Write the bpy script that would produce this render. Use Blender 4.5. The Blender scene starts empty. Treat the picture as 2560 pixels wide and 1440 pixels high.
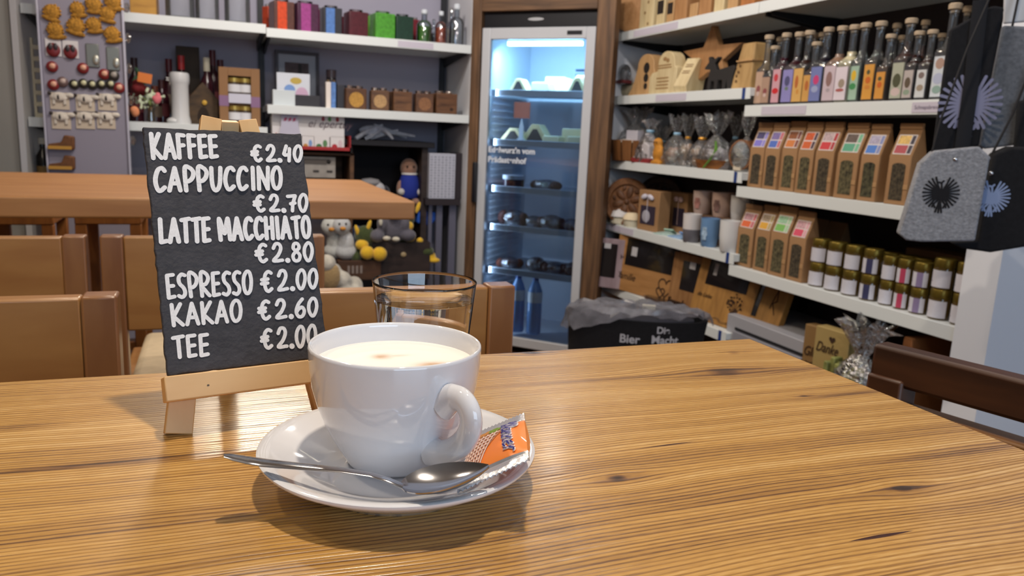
import bpy, bmesh, math, random
from mathutils import Vector, Matrix, Euler
random.seed(11)
S = bpy.context.scene
COL = S.collection
PI = math.pi
# ------------------------------------------------------------------ camera
F = 1950.0                                   # focal length in pixels of the 2560 px wide frame
RM = Matrix(((0.936751, 0.025450, -0.349070), (-0.347129, 0.194967, -0.917327), (0.044711, 0.980480, 0.191469)))
CAM = Vector((0.0, 0.0, 1.2))
cd = bpy.data.cameras.new('camera'); cam = bpy.data.objects.new('camera', cd); COL.objects.link(cam)
cam.matrix_world = Matrix.Translation(CAM) @ RM.to_4x4()
cd.sensor_width = 36.0; cd.lens = F / 2560 * 36; cd.clip_start = 0.01; cd.clip_end = 60
cd.dof.use_dof = True; cd.dof.focus_distance = 0.47; cd.dof.aperture_fstop = 17.0
S.camera = cam
# ------------------------------------------------------------------ view, world and lights
S.view_settings.view_transform = 'Standard'; S.view_settings.look = 'None'
S.view_settings.exposure = 0.0; S.view_settings.gamma = 1.0; S.view_settings.use_curve_mapping = False
W = bpy.data.worlds.new('room_ambient'); S.world = W; W.use_nodes = True
W.node_tree.nodes['Background'].inputs[0].default_value = (0.75, 0.82, 1.0, 1); W.node_tree.nodes['Background'].inputs[1].default_value = 0.03
S.cycles.use_denoising = True
S.cycles.max_bounces = 8; S.cycles.transparent_max_bounces = 24; S.cycles.transmission_bounces = 10
S.cycles.sample_clamp_indirect = 6.0; S.cycles.caustics_refractive = False; S.cycles.caustics_reflective = False
def lamp(name, loc, target, power, color, sx, sy=None, spread=PI, shape=None):
    l = bpy.data.lights.new(name, 'AREA'); l.energy = power; l.color = color
    l.shape = shape or ('RECTANGLE' if sy else 'DISK'); l.size = sx
    if sy: l.size_y = sy
    l.spread = spread
    o = bpy.data.objects.new(name, l); COL.objects.link(o); o.location = loc
    o.rotation_euler = (Vector(target) - Vector(loc)).to_track_quat('-Z', 'Y').to_euler()
    return o
WARM = (1.0, 0.86, 0.69); NEUT = (1.0, 0.93, 0.84); COOL = (0.60, 0.78, 1.0)
lamp('table_downlight', (0.20, 0.44, 2.60), (0.10, 0.42, 1.0), 19, WARM, 0.07)
lamp('room_downlight', (-0.8, 0.9, 2.66), (-0.6, 1.0, 0.8), 8, WARM, 0.12)
lamp('room_downlight', (0.0, 2.5, 2.66), (0.0, 2.5, 0.8), 11, WARM, 0.12)
lamp('shelf_strip_light', (0.20, 3.92, 2.44), (0.05, 0.6, 1.0), 15, (1.0, 0.86, 0.66), 0.50, 0.10)
lamp('shelf_strip_light', (1.66, 3.66, 2.50), (0.3, 0.6, 1.0), 1.2, NEUT, 0.10, 0.10)
lamp('shelf_downlight', (0.35, 3.00, 2.64), (0.3, 4.4, 1.3), 15, (1.0, 0.95, 0.92), 0.12, 0.12)
lamp('shelf_downlight', (0.95, 2.5, 2.64), (2.0, 3.1, 1.0), 10, (1.0, 0.95, 0.92), 0.12, 0.12)
lamp('shelf_downlight', (1.0, 1.5, 2.64), (2.0, 2.0, 1.0), 9, (1.0, 0.95, 0.92), 0.12, 0.12)
lamp('window_daylight', (0.5, -2.38, 1.75), (0.8, 1.0, 1.2), 44, COOL, 2.2, 1.3)
# ------------------------------------------------------------------ pixel -> place helpers
def ray(px, py): return (RM @ Vector((px - 1280.0, 720.0 - py, -F))).normalized()
def at(px, py, x=None, y=None, z=None, k=None):
    r = ray(px, py)
    if x is not None: t = (x - CAM.x) / r.x
    elif y is not None: t = (y - CAM.y) / r.y
    elif z is not None: t = (z - CAM.z) / r.z
    else: t = (k * math.sqrt(2) - CAM.x - CAM.y) / (r.x + r.y)
    return CAM + t * r
XS, YS = 1.95, 4.15                            # front edges of the right-hand and of the back shelving
def fit(wall, off, pl, pr, pt, pb, z):
    """where a thing seen between these pixels stands on a shelf: base centre, width, height"""
    kw = {'R': dict(x=XS + off), 'B': dict(y=YS + off), 'Y': dict(y=off), 'X': dict(x=off)}[wall]
    pm = (pt + pb) / 2; a = at(pl, pm, **kw); b = at(pr, pm, **kw); c = at((pl + pr) / 2, pt, **kw)
    l = (a + b) / 2; l.z = z
    return l, (b - a).length, c.z - z
RZ = {'R': -PI / 2, 'B': 0.0, 'Y': 0.0, 'X': -PI / 2}
# ------------------------------------------------------------------ materials
def lin(h):
    h = h.lstrip('#'); o = []
    for i in (0, 2, 4):
        c = int(h[i:i + 2], 16) / 255
        o.append(c / 12.92 if c <= 0.04045 else ((c + 0.055) / 1.055) ** 2.4)
    return (*o, 1.0)
MC = {}
def mat(hexc, rough=0.5, metal=0.0, spec=0.5, noise=None, bump=None, emit=0.0, coat=0.0, sheen=0.0, trans=0.0, ior=1.45, alpha=1.0, sss=0.0):
    key = (hexc, rough, metal, spec, noise, bump, emit, coat, sheen, trans, ior, alpha, sss)
    if key in MC: return MC[key]
    m = bpy.data.materials.new('paint_%s_%d' % (hexc.lstrip('#'), len(MC))); m.use_nodes = True
    nt = m.node_tree; b = nt.nodes['Principled BSDF']; c = lin(hexc)
    I = b.inputs
    I['Base Color'].default_value = c; I['Roughness'].default_value = rough; I['Metallic'].default_value = metal
    I['Specular IOR Level'].default_value = spec; I['Coat Weight'].default_value = coat; I['Sheen Weight'].default_value = sheen
    I['Transmission Weight'].default_value = trans; I['IOR'].default_value = ior; I['Alpha'].default_value = alpha
    if sss: I['Subsurface Weight'].default_value = sss; I['Subsurface Radius'].default_value = (0.004, 0.003, 0.002)
    if emit: I['Emission Color'].default_value = c; I['Emission Strength'].default_value = emit
    if noise or bump:
        tc = nt.nodes.new('ShaderNodeTexCoord')
    if noise:
        n = nt.nodes.new('ShaderNodeTexNoise'); n.inputs['Scale'].default_value = noise[0]; n.inputs['Detail'].default_value = 4
        nt.links.new(tc.outputs['Object'], n.inputs['Vector'])
        r = nt.nodes.new('ShaderNodeValToRGB'); a = noise[1]
        r.color_ramp.elements[0].position = 0.3; r.color_ramp.elements[1].position = 0.7
        r.color_ramp.elements[0].color = (c[0] * (1 - a), c[1] * (1 - a), c[2] * (1 - a), 1)
        r.color_ramp.elements[1].color = tuple(min(1, v * (1 + a * 0.6)) for v in c[:3]) + (1,)
        nt.links.new(n.outputs['Fac'], r.inputs['Fac']); nt.links.new(r.outputs['Color'], I['Base Color'])
    if bump:
        n = nt.nodes.new('ShaderNodeTexNoise'); n.inputs['Scale'].default_value = bump[0]; n.inputs['Detail'].default_value = 3
        nt.links.new(tc.outputs['Object'], n.inputs['Vector'])
        bn = nt.nodes.new('ShaderNodeBump'); bn.inputs['Strength'].default_value = bump[1]; bn.inputs['Distance'].default_value = 0.004
        nt.links.new(n.outputs['Fac'], bn.inputs['Height']); nt.links.new(bn.outputs['Normal'], I['Normal'])
    MC[key] = m
    return m
def wood(light, dark, stretch=(4, 60, 60), rough=0.45, contrast=(0.35, 0.7), coat=0.0):
    key = ('wood', light, dark, stretch, rough, contrast, coat)
    if key in MC: return MC[key]
    m = bpy.data.materials.new('wood_%s_%d' % (light.lstrip('#'), len(MC))); m.use_nodes = True
    nt = m.node_tree; b = nt.nodes['Principled BSDF']; L = nt.links.new
    tc = nt.nodes.new('ShaderNodeTexCoord'); mp = nt.nodes.new('ShaderNodeMapping'); mp.inputs['Scale'].default_value = stretch
    L(tc.outputs['Object'], mp.inputs['Vector'])
    n = nt.nodes.new('ShaderNodeTexNoise'); n.inputs['Scale'].default_value = 1.0; n.inputs['Detail'].default_value = 5; n.inputs['Distortion'].default_value = 0.4
    L(mp.outputs[0], n.inputs['Vector'])
    r = nt.nodes.new('ShaderNodeValToRGB'); e = r.color_ramp.elements
    e[0].position, e[1].position = contrast; e[0].color = lin(dark); e[1].color = lin(light)
    L(n.outputs['Fac'], r.inputs['Fac']); L(r.outputs['Color'], b.inputs['Base Color'])
    b.inputs['Roughness'].default_value = rough; b.inputs['Coat Weight'].default_value = coat; b.inputs['Coat Roughness'].default_value = .2
    bn = nt.nodes.new('ShaderNodeBump'); bn.inputs['Strength'].default_value = 0.15; bn.inputs['Distance'].default_value = 0.002
    L(n.outputs['Fac'], bn.inputs['Height']); L(bn.outputs['Normal'], b.inputs['Normal'])
    MC[key] = m
    return m
def film(hexc='#ffffff', refl=0.12, rough=0.08, tint=1.0, bumps=0.0, haze=0.0):
    """thin clear sheet: mostly see-through, a little mirror-like"""
    key = ('film', hexc, refl, rough, tint, bumps, haze)
    if key in MC: return MC[key]
    m = bpy.data.materials.new('clear_film_%d' % len(MC)); m.use_nodes = True
    nt = m.node_tree; nt.nodes.clear(); L = nt.links.new
    o = nt.nodes.new('ShaderNodeOutputMaterial'); t = nt.nodes.new('ShaderNodeBsdfTransparent'); g = nt.nodes.new('ShaderNodeBsdfGlossy')
    c = lin(hexc); t.inputs[0].default_value = tuple(1 - (1 - v) * tint for v in c[:3]) + (1,)
    g.inputs['Roughness'].default_value = rough
    f = nt.nodes.new('ShaderNodeFresnel'); f.inputs['IOR'].default_value = 1.45
    a = nt.nodes.new('ShaderNodeMath'); a.operation = 'ADD'; a.use_clamp = True; a.inputs[1].default_value = refl
    mx = nt.nodes.new('ShaderNodeMixShader')
    L(f.outputs[0], a.inputs[0]); L(a.outputs[0], mx.inputs[0])
    if haze:
        df = nt.nodes.new('ShaderNodeBsdfDiffuse'); df.inputs[0].default_value = (.8, .82, .85, 1); hz = nt.nodes.new('ShaderNodeMixShader'); hz.inputs[0].default_value = haze
        L(t.outputs[0], hz.inputs[1]); L(df.outputs[0], hz.inputs[2]); L(hz.outputs[0], mx.inputs[1])
    else: L(t.outputs[0], mx.inputs[1])
    L(g.outputs[0], mx.inputs[2]); L(mx.outputs[0], o.inputs[0])
    if bumps:
        tc = nt.nodes.new('ShaderNodeTexCoord'); n = nt.nodes.new('ShaderNodeTexNoise'); n.inputs['Scale'].default_value = 45; n.inputs['Detail'].default_value = 3
        bn = nt.nodes.new('ShaderNodeBump'); bn.inputs['Strength'].default_value = bumps; bn.inputs['Distance'].default_value = 0.02
        L(tc.outputs['Object'], n.inputs['Vector']); L(n.outputs['Fac'], bn.inputs['Height']); L(bn.outputs[0], g.inputs['Normal']); L(bn.outputs[0], f.inputs['Normal'])
    MC[key] = m
    return m
# ------------------------------------------------------------------ mesh builder
class MB:
    def __init__(s): s.bm = bmesh.new(); s.m = 0; s.T = Matrix()
    def mi(s, i): s.m = i; return s
    def tf(s, loc=(0, 0, 0), rot=(0, 0, 0), sc=(1, 1, 1)):
        s.T = Matrix.LocRotScale(Vector(loc), Euler(rot), Vector(sc)); return s
    def add(s, vs, fs):
        vv = [s.bm.verts.new(s.T @ Vector(v)) for v in vs]
        for f in fs:
            try: s.bm.faces.new([vv[i] for i in f]).material_index = s.m
            except ValueError: pass
        return s
    def box(s, x0, x1, y0, y1, z0, z1, tx=0.0, ty=0.0):
        v = [(x0, y0, z0), (x1, y0, z0), (x1, y1, z0), (x0, y1, z0), (x0 + tx, y0 + ty, z1), (x1 - tx, y0 + ty, z1), (x1 - tx, y1 - ty, z1), (x0 + tx, y1 - ty, z1)]
        return s.add(v, [(3, 2, 1, 0), (4, 5, 6, 7), (0, 1, 5, 4), (1, 2, 6, 5), (2, 3, 7, 6), (3, 0, 4, 7)])
    def lathe(s, prof, n=24, c=(0, 0, 0), sq=None):
        vs, rings = [], []
        for i, (r, z) in enumerate(prof):
            if r < 1e-6: rings.append([len(vs)]); vs.append((c[0], c[1], c[2] + z)); continue
            ring = []; q = sq[i] if sq else 0.0
            for k in range(n):
                a = 2 * PI * (k + 0.5) / n; ca, sa = math.cos(a), math.sin(a)
                f = (1 - q) + q / max(abs(ca), abs(sa)) if q else 1.0
                ring.append(len(vs)); vs.append((c[0] + r * f * ca, c[1] + r * f * sa, c[2] + z))
            rings.append(ring)
        fs = []
        for a, b in zip(rings, rings[1:]):
            if len(a) == 1 and len(b) == 1: continue
            for k in range(n):
                k2 = (k + 1) % n
                if len(a) == 1: fs.append((a[0], b[k], b[k2]))
                elif len(b) == 1: fs.append((a[k], b[0], a[k2]))
                else: fs.append((a[k], b[k], b[k2], a[k2]))
        return s.add(vs, fs)
    def tube(s, pts, r, n=8, flat=1.0, up=None):
        pts = [Vector(p) for p in pts]; rs = r if isinstance(r, (list, tuple)) else [r] * len(pts)
        vs, fs = [], []
        for i, p in enumerate(pts):
            d = (pts[min(i + 1, len(pts) - 1)] - pts[max(i - 1, 0)]).normalized()
            u = Vector(up) if up else (Vector((0, 0, 1)) if abs(d.z) < 0.9 else Vector((1, 0, 0)))
            a = d.cross(u).normalized(); b = a.cross(d).normalized()
            for k in range(n):
                t = 2 * PI * k / n; vs.append(p + a * (rs[i] * math.cos(t)) + b * (rs[i] * flat * math.sin(t)))
        for i in range(len(pts) - 1):
            for k in range(n): fs.append((i * n + k, i * n + (k + 1) % n, (i + 1) * n + (k + 1) % n, (i + 1) * n + k))
        fs.append(tuple(range(n))[::-1]); fs.append(tuple(range((len(pts) - 1) * n, len(pts) * n)))
        return s.add(vs, fs)
    def prism(s, poly, y0, y1):
        n = len(poly); vs = [(x, y0, z) for x, z in poly] + [(x, y1, z) for x, z in poly]
        return s.add(vs, [tuple(range(n))[::-1], tuple(range(n, 2 * n))] + [(i, (i + 1) % n, n + (i + 1) % n, n + i) for i in range(n)])
    def ell(s, c, r, n=14, rot=(0, 0, 0)):
        if not isinstance(r, (tuple, list)): r = (r, r, r)
        o = s.T; s.T = o @ Matrix.LocRotScale(Vector(c), Euler(rot), Vector(r))
        s.lathe([(math.sin(PI * i / (n // 2 + 2)), -math.cos(PI * i / (n // 2 + 2))) for i in range(n // 2 + 3)], n); s.T = o
        return s
    def disc(s, cx, cz, rx, rz, y, n=16):
        return s.add([(cx + rx * math.cos(2 * PI * k / n), y, cz + rz * math.sin(2 * PI * k / n)) for k in range(n)], [tuple(range(n))])
    def ribbon(s, lines, w, P, up=0.0):
        """painted strokes: P maps (u, v) to a point, w is the stroke width in metres"""
        for ln in lines:
            s.k = getattr(s, 'k', 0)
            q = [P(*p) for p in ln]
            for a, b in zip(q, q[1:]):
                d = b - a
                if d.length < 1e-7: continue
                nn = s.nrm; e = d.normalized().cross(nn) * (w / 2); s.k += 1; o = nn * (s.k * 3e-6); a = a + o; b = b + o
                s.add([a + e, b + e, b - e, a - e], [(0, 1, 2, 3)])
            for a in q:
                nn = s.nrm; e1 = nn.orthogonal().normalized(); e2 = nn.cross(e1)
                s.k += 1; a = a + nn * (s.k * 3e-6)
                s.add([a + e1 * (w / 2 * math.cos(2 * PI * k / 10)) + e2 * (w / 2 * math.sin(2 * PI * k / 10)) for k in range(10)], [tuple(range(10))])
        return s
    def out(s, name, mats, parent=None, loc=None, rz=0.0, rot=None, smooth=35, bevel=0.0, segs=2, remesh=0.0, sub=0, merge=False):
        if merge: bmesh.ops.remove_doubles(s.bm, verts=s.bm.verts, dist=1e-5)
        bmesh.ops.recalc_face_normals(s.bm, faces=s.bm.faces)
        me = bpy.data.meshes.new(name); s.bm.to_mesh(me); s.bm.free()
        for m in (mats if isinstance(mats, (list, tuple)) else [mats]): me.materials.append(m)
        if smooth: me.polygons.foreach_set('use_smooth', [True] * len(me.polygons)); me.set_sharp_from_angle(angle=math.radians(smooth))
        o = bpy.data.objects.new(name, me); COL.objects.link(o)
        if parent: o.parent = parent
        if loc is not None: o.location = loc
        o.rotation_euler = rot if rot else (0, 0, rz)
        if remesh:
            r = o.modifiers.new('skin', 'REMESH'); r.mode = 'VOXEL'; r.voxel_size = remesh; r.use_smooth_shade = True
            sm = o.modifiers.new('soften', 'SMOOTH'); sm.iterations = 6
        if bevel:
            b = o.modifiers.new('soft_edges', 'BEVEL'); b.width = bevel; b.segments = segs; b.limit_method = 'ANGLE'; b.angle_limit = math.radians(40)
        if sub:
            b = o.modifiers.new('smooth_form', 'SUBSURF'); b.levels = sub; b.render_levels = sub
        return o
def tag(o, label, cat, group=None):
    o['label'] = label; o['category'] = cat
    if group: o['group'] = group
    return o
def thing(name, label, cat, loc, rz=0.0, group=None, rot=None):
    o = bpy.data.objects.new(name, None); COL.objects.link(o); o.empty_display_size = 0.05
    o.location = loc; o.rotation_euler = rot if rot else (0, 0, rz)
    return tag(o, label, cat, group)
def struct(o): o['kind'] = 'structure'; return o
def text(name, body, size, m, parent, loc, rot=(PI / 2, 0, 0), depth=0.0004, shear=0.0, align='LEFT', sx=1.0, bold=0.0):
    c = bpy.data.curves.new(name, 'FONT'); c.body = body; c.size = size; c.extrude = depth; c.shear = shear; c.align_x = align; c.offset = bold
    t = bpy.data.objects.new(name, c); COL.objects.link(t)
    dg = bpy.context.evaluated_depsgraph_get(); me = bpy.data.meshes.new_from_object(t.evaluated_get(dg))
    bpy.data.objects.remove(t); me.materials.clear(); me.materials.append(m)
    o = bpy.data.objects.new(name, me); COL.objects.link(o); o.parent = parent; o.location = loc; o.rotation_euler = rot; o.scale = (sx, 1, 1)
    return o
ORD = ['first', 'second', 'third', 'fourth', 'fifth', 'sixth', 'seventh', 'eighth', 'ninth', 'tenth', 'eleventh', 'twelfth']
# ------------------------------------------------------------------ the room
T = 1.005                                       # height of the high tables
wall_paint = mat('#a9a5b4', 0.85, noise=(3, 0.05)); white_paint = mat('#d8d8dc', 0.6)
steel_white = mat('#dfe3e2', 0.35); black_steel = mat('#17171c', 0.5); dark_back = mat('#3a3234', 0.8, noise=(2, 0.1))
struct(MB().box(-3.2, 2.45, -2.5, 4.8, -0.05, 0.0).out('floor', wood('#6e4a2e', '#4a3220', (2, 30, 1), 0.4)))
struct(MB().box(-3.2, 2.45, -2.5, 4.8, 2.75, 2.8).out('ceiling', mat('#d9d4c8', 0.9)))
struct(MB().box(-3.2, 2.45, 4.66, 4.8, 0, 2.75).out('wall_back', wall_paint))
struct(MB().box(2.35, 2.45, -2.5, 4.66, 0, 2.75).out('wall_right', mat('#b9bcc8', 0.8)))
struct(MB().box(-3.2, -3.1, -2.5, 4.66, 0, 2.75).out('wall_left', mat('#b5aa98', 0.9)))
struct(MB().box(-3.1, -0.835, 4.10, 4.66, 0, 2.75).out('wall_corner', mat('#8d8a84', 0.8, noise=(2, 0.08))))
struct(MB().box(-3.1, -1.2, -2.5, -2.42, 0, 2.75).out('wall_front', mat('#c9c2b4', 0.9)))
struct(MB().box(1.8, 2.35, -2.5, -2.42, 0, 2.75).out('wall_front', mat('#c9c2b4', 0.9)))
struct(MB().box(-1.2, 1.8, -2.5, -2.42, 0, 0.95).out('wall_front', mat('#c9c2b4', 0.9)))
struct(MB().box(-1.2, 1.8, -2.5, -2.42, 2.5, 2.75).out('wall_front', mat('#c9c2b4', 0.9)))
b = MB()
for x in (-1.2, 0.26, 1.74): b.box(x, x + 0.06, -2.49, -2.43, 0.95, 2.5)
b.box(-1.2, 1.8, -2.49, -2.43, 0.95, 1.01).box(-1.2, 1.8, -2.49, -2.43, 2.44, 2.5)
struct(b.out('window_1', white_paint))
# end pillar of the right-hand shelving
struct(MB().box(1.945, 2.35, 1.465, 1.572, 0, 2.75).out('wall_pillar', mat('#e2e4ea', 0.6)))
# ------------------------------------------------------------------ shelving
price_pink = mat('#c6bfcc', 0.6); clip_blue = mat('#28407c', 0.4)
def shelf(label, wall, a, b_, z, depth, clip=False, strips=(), brackets=True, name='shelf'):
    L = abs(b_ - a); mid = (a + b_) / 2
    loc = (XS, mid, z) if wall == 'R' else (mid, YS, z)
    t = thing(name, label, 'shelf', loc, RZ[wall])
    MB().box(-L / 2, L / 2, 0.004, depth, -0.03, 0).out('shelf_board', steel_white, t, bevel=0.002)
    MB().box(-L / 2, L / 2 - (0.05 if clip else 0), 0, 0.004, -0.042, 0.001).out('price_rail', steel_white, t, bevel=0.0012)
    if clip:
        MB().box(L / 2 - 0.05, L / 2 - 0.03, -0.001, 0.004, -0.042, 0.001).mi(1).box(L / 2 - 0.03, L / 2, 0.0, 0.004, -0.042, 0.001).out('end_clip', [clip_blue, steel_white], t)
    for s0, s1, txt in strips:
        o = MB().box(-L / 2 + s0 * L, -L / 2 + s1 * L, -0.0015, 0.0, -0.036, -0.006).out('price_strip', price_pink, t)
        if txt: text('price_text', txt, 0.016, mat('#6a5f78'), o, (-L / 2 + s0 * L + 0.01, -0.002, -0.026), depth=0.0001)
    if brackets:
        for x in (-L / 2 + 0.015, L / 2 - 0.015):
            MB().add([(x - .006, .05, -.03), (x + .006, .05, -.03), (x + .006, depth, -.03), (x - .006, depth, -.03), (x - .006, .05, -.045), (x + .006, .05, -.045), (x + .006, depth, -.085), (x - .006, depth, -.085)],
                     [(0, 1, 2, 3), (4, 5, 6, 7), (0, 1, 5, 4), (1, 2, 6, 5), (2, 3, 7, 6), (3, 0, 4, 7)]).out('bracket', black_steel, t)
    return t
DB, DR = 0.50, 0.395
ZT, ZW, ZC, ZM, ZF = 1.742, 1.425, 1.097, 0.768, 0.438          # right-hand wall, far bay
ZB, ZTEA, ZJ = 1.357, 1.042, 0.722                              # right-hand wall, near bay
shelf('top white metal shelf over the wooden star, holding wooden ornaments', 'R', 2.615, 3.80, ZT, DR, strips=((.18, .42, ''), (.42, .52, '')))
shelf('top white metal shelf running above the liqueur bottles', 'R', 1.575, 2.612, ZT, DR)
shelf('white metal shelf under the wooden star and black deer', 'R', 2.615, 3.80, ZW, DR, True, ((.40, .62, ''),))
shelf('white metal shelf under the clear gift bags', 'R', 2.615, 3.80, ZC, DR, True)
shelf('white metal shelf under the mugs and carved bowl', 'R', 2.615, 3.80, ZM, DR, True, ((.03, .30, ''),))
shelf('lowest white metal shelf under the wooden picture frames', 'R', 2.615, 3.80, ZF, DR, True)
shelf('white metal shelf carrying the liqueur bottles', 'R', 1.575, 2.640, ZB, DR, strips=((.10, .33, ''), (.76, .99, 'Schnapsbrennerei')))
shelf('white metal shelf carrying the eight upper tea bags', 'R', 1.575, 2.640, ZTEA, DR)
shelf('white metal shelf carrying jars and four lower tea bags', 'R', 1.575, 2.640, ZJ, DR)
BT, BM, LT, LM = 1.662, 1.297, 1.677, 1.185
shelf('white metal back-wall shelf under the coloured candles', 'B', 0.238, 1.285, BT, DB, strips=((.62, .80, ''),))
shelf('white metal back-wall shelf under the wooden cube tealight holders', 'B', 0.238, 1.285, BM, DB)
shelf('white metal back-wall shelf under the clear glass vases', 'B', -0.80, 0.236, LT, DB)
shelf('white metal back-wall shelf under the white stein and flowers', 'B', -0.80, 0.236, LM, DB)
for lab, x0, x1, y0, y1 in (('white side panel left of the cooler frame', 1.288, 1.306, 4.17, 4.66), ('white upright side panel at the left end of the back shelving', -0.832, -0.806, 4.10, 4.66)):
    tag(MB().box(x0, x1, y0, y1, 0, 2.6).out('shelf_side_panel', white_paint, bevel=0.002), lab, 'panel')
tag(MB().box(1.93, 2.35, 3.80, 3.82, 0, 2.6).out('shelf_side_panel', white_paint, bevel=0.002), 'white side panel right of the cooler frame', 'panel')
def upright(lab, loc, rz):
    t = thing('slotted_upright', lab, 'upright', loc, rz)
    b = MB().box(-0.016, 0.016, -0.03, 0, 0, 2.5)
    b.out('post', black_steel, t)
upright('black slotted shelf upright between the two back-wall bays', (0.237, 4.66, 0), 0)
upright('black slotted shelf upright beside the white side panel left of the cooler', (1.262, 4.66, 0), 0)
for y in (2.612, 3.77): upright('black slotted shelf upright at the %s end of the deer shelf' % ('near' if y < 3 else 'far'), (2.35, y, 0), -PI / 2)
for y0, y1, w_ in ((1.575, 2.595, 'bottle'), (2.63, 3.75, 'deer')):
    tag(MB().box(2.335, 2.349, y0, y1, 0.1, 2.5).out('shelf_back_panel', dark_back), 'dark brown back panel behind the %s shelf bay' % w_, 'panel')
# ------------------------------------------------------------------ glass-door cooler set across the corner
KF = 3.88; uc = -1.655; q2 = math.sqrt(.5)
FO = Vector(((KF + uc) * q2, (KF - uc) * q2, 0)); FR = -PI / 4
def fz(px, py, d=0.0):
    """pixel -> (along, height) in the cooler's own front plane, d metres behind it"""
    p = at(px, py, k=KF + d); return (p.x - p.y) * q2 - uc, p.z
fridge = thing('glass_door_cooler', 'tall grey glass-door cooler lit blue inside, set in a brown wood frame', 'refrigerator', FO, FR)
grey = mat('#c3c4c8', 0.35); liner = mat('#c8d2de', 0.4); ink = mat('#15151b', 0.4)
b = MB().box(-.318, -.30, 0.03, .62, .03, 1.83).box(.30, .318, 0.03, .62, .03, 1.83).box(-.30, .30, .60, .62, .03, 1.83).box(-.30, .30, .03, .60, 1.77, 1.83).box(-.30, .30, .03, .60, .03, .07)
b.out('cabinet', liner, fridge)
b = MB()
for k in range(36): b.box(-.30, -.285, .10, .52, .18 + k * .036, .186 + k * .036)
b.out('shelf_support_ribs', liner, fridge)
p = MB().box(-.318, .318, 0, .03, 1.757, 1.832).out('top_panel', ink, fridge, bevel=.003)
MB().add([(.045 * math.cos(2 * PI * k / 20) - .02, -.001, 1.797 + .008 * math.sin(2 * PI * k / 20)) for k in range(20)], [tuple(range(20))]).out('badge', mat('#d9dbe0', 0.3, metal=.6), p)
b = MB().box(-.317, -.268, -.02, .02, .045, 1.754).box(.268, .317, -.02, .02, .045, 1.754).box(-.268, .268, -.02, .02, 1.695, 1.754).box(-.268, .268, -.02, .02, .045, .098)
d_ = b.out('door_frame', grey, fridge, bevel=.004)
MB().box(.165, .245, -.022, -.019, 1.715, 1.735).out('thermometer', ink, d_)
MB().box(-.335, -.312, -.052, -.02, .83, 1.05).out('handle', ink, fridge, bevel=.006)
pane = MB().box(-.268, .268, -.006, .0, .098, 1.695).out('glass_pane', film('#dfe9f2', .05, .03), fridge)
wl = mat('#e2e6ee', .5)
text('lettering', "Edelwurz'n vom", .043, wl, pane, (-.262, -.008, 1.108), depth=.0002, bold=.0012)
text('lettering', "Prädastenhof", .043, wl, pane, (-.262, -.008, 1.055), depth=.0002, bold=.0012)
l2 = lamp('cooler_side_light', (0, 0, 0), (0, 0, -1), 3.8, (.74, .86, 1.0), .02, 1.4); l2.parent = fridge; l2.location = (-.255, .045, .88); l2.rotation_euler = Vector((1, .9, 0)).to_track_quat('-Z', 'Y').to_euler()
MB().box(-.20, .22, .05, .075, 1.672, 1.692).out('light_tube', mat('#bfeaff', emit=16.0), fridge)
lf = lamp('cooler_lamp', (0, 0, 0), (0, 0, -1), 7.5, (.50, .80, 1.0), .5, .05)
lf.parent = fridge; lf.location = (0, .10, 1.66); lf.rotation_euler = (0.5, 0, 0)
b = MB().box(-.02, .28, .585, .60, 1.45, 1.62)
b.mi(1)
for k in range(5):
    z = 1.475 + k * .028
    b.box(.0, .12, .58, .586, z, z + .013).box(.14, .26, .58, .586, z, z + .013)
b.out('fan_cover', [liner, mat('#40597a', .6)], fridge)
MB().box(-.25, -.15, .28, .282, 1.30, 1.39).out('shelf_sign', mat('#a5543c', .6), fridge)
fshelf = [fz(1350, 230)[1], fz(1345, 358)[1], fz(1340, 478)[1], fz(1335, 577)[1], fz(1325, 688)[1]]
clear = film('#e6f2ff', .06, .45, 1, 0, .25)
for i, z in enumerate(fshelf):
    t_ = MB().box(-.285, .285, .06, .56, z - .006, z).out('glass_shelf', clear, fridge)
    MB().box(-.285, .285, .045, .06, z - .022, z + .012).out('shelf_rim', mat('#b9c6d6', .3), t_, bevel=.002)
def fpos(u, d, z): return FO + Vector(((u + d) * q2, (d - u) * q2, z))
# wooden frame
fw = wood('#7c5a3c', '#4c3523', (40, 40, 3), .6)
fr = thing('cooler_frame', 'rustic brown board frame built around the glass-door cooler', 'frame', FO, FR)
MB().box(-.378, -.322, -.028, .03, 0, 1.93).out('side_board', fw, fr, bevel=.004)
MB().box(.322, .418, -.028, .05, 0, 1.93).out('side_board', fw, fr, bevel=.004)
MB().box(-.322, .322, -.028, .05, 1.836, 1.93).out('top_board', wood('#7c5a3c', '#4c3523', (3, 40, 40), .6), fr, bevel=.004)
# ---- what stands in the cooler
pale = mat('#e9e4cf', .5); cheese = mat('#ebe2bc', .55); pack_y = mat('#ddd0a0', .5); meat = mat('#4a2c28', .5, noise=(60, .4)); foilc = film('#ffffff', .3, .1, 1, .6)
def wedge(u, d, z, w, h, lab, window=True):
    t = thing('cheese_wedge', lab, 'cheese', fpos(u, d, z), FR, 'cheese packs in the cooler')
    P = [(-w / 2, 0), (w / 2, 0), (w * .12, h), (-w * .12, h)]
    MB().prism(P, 0, .09).out('pack', pack_y if window else pale, t, bevel=.004)
    if window: MB().prism([(x * .55, .012 + zz * .62) for x, zz in P], -.002, .001).out('window', mat('#4b4a4c', .2), t)
def slab(u, d, z, w, h, lab, m=cheese, dep=.10, name='cheese_block', cat='cheese', grp='cheese packs in the cooler'):
    return tag(MB().box(-w / 2, w / 2, 0, dep, 0, h, .004, .004).out(name, m, None, fpos(u, d, z), FR, bevel=.006), lab, cat, grp)
z0, z1, z2, z3, z4 = fshelf
wedge(-.15, .10, z0, .12, .075, 'pale cheese wedge at the left of the top cooler shelf', True)
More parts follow.
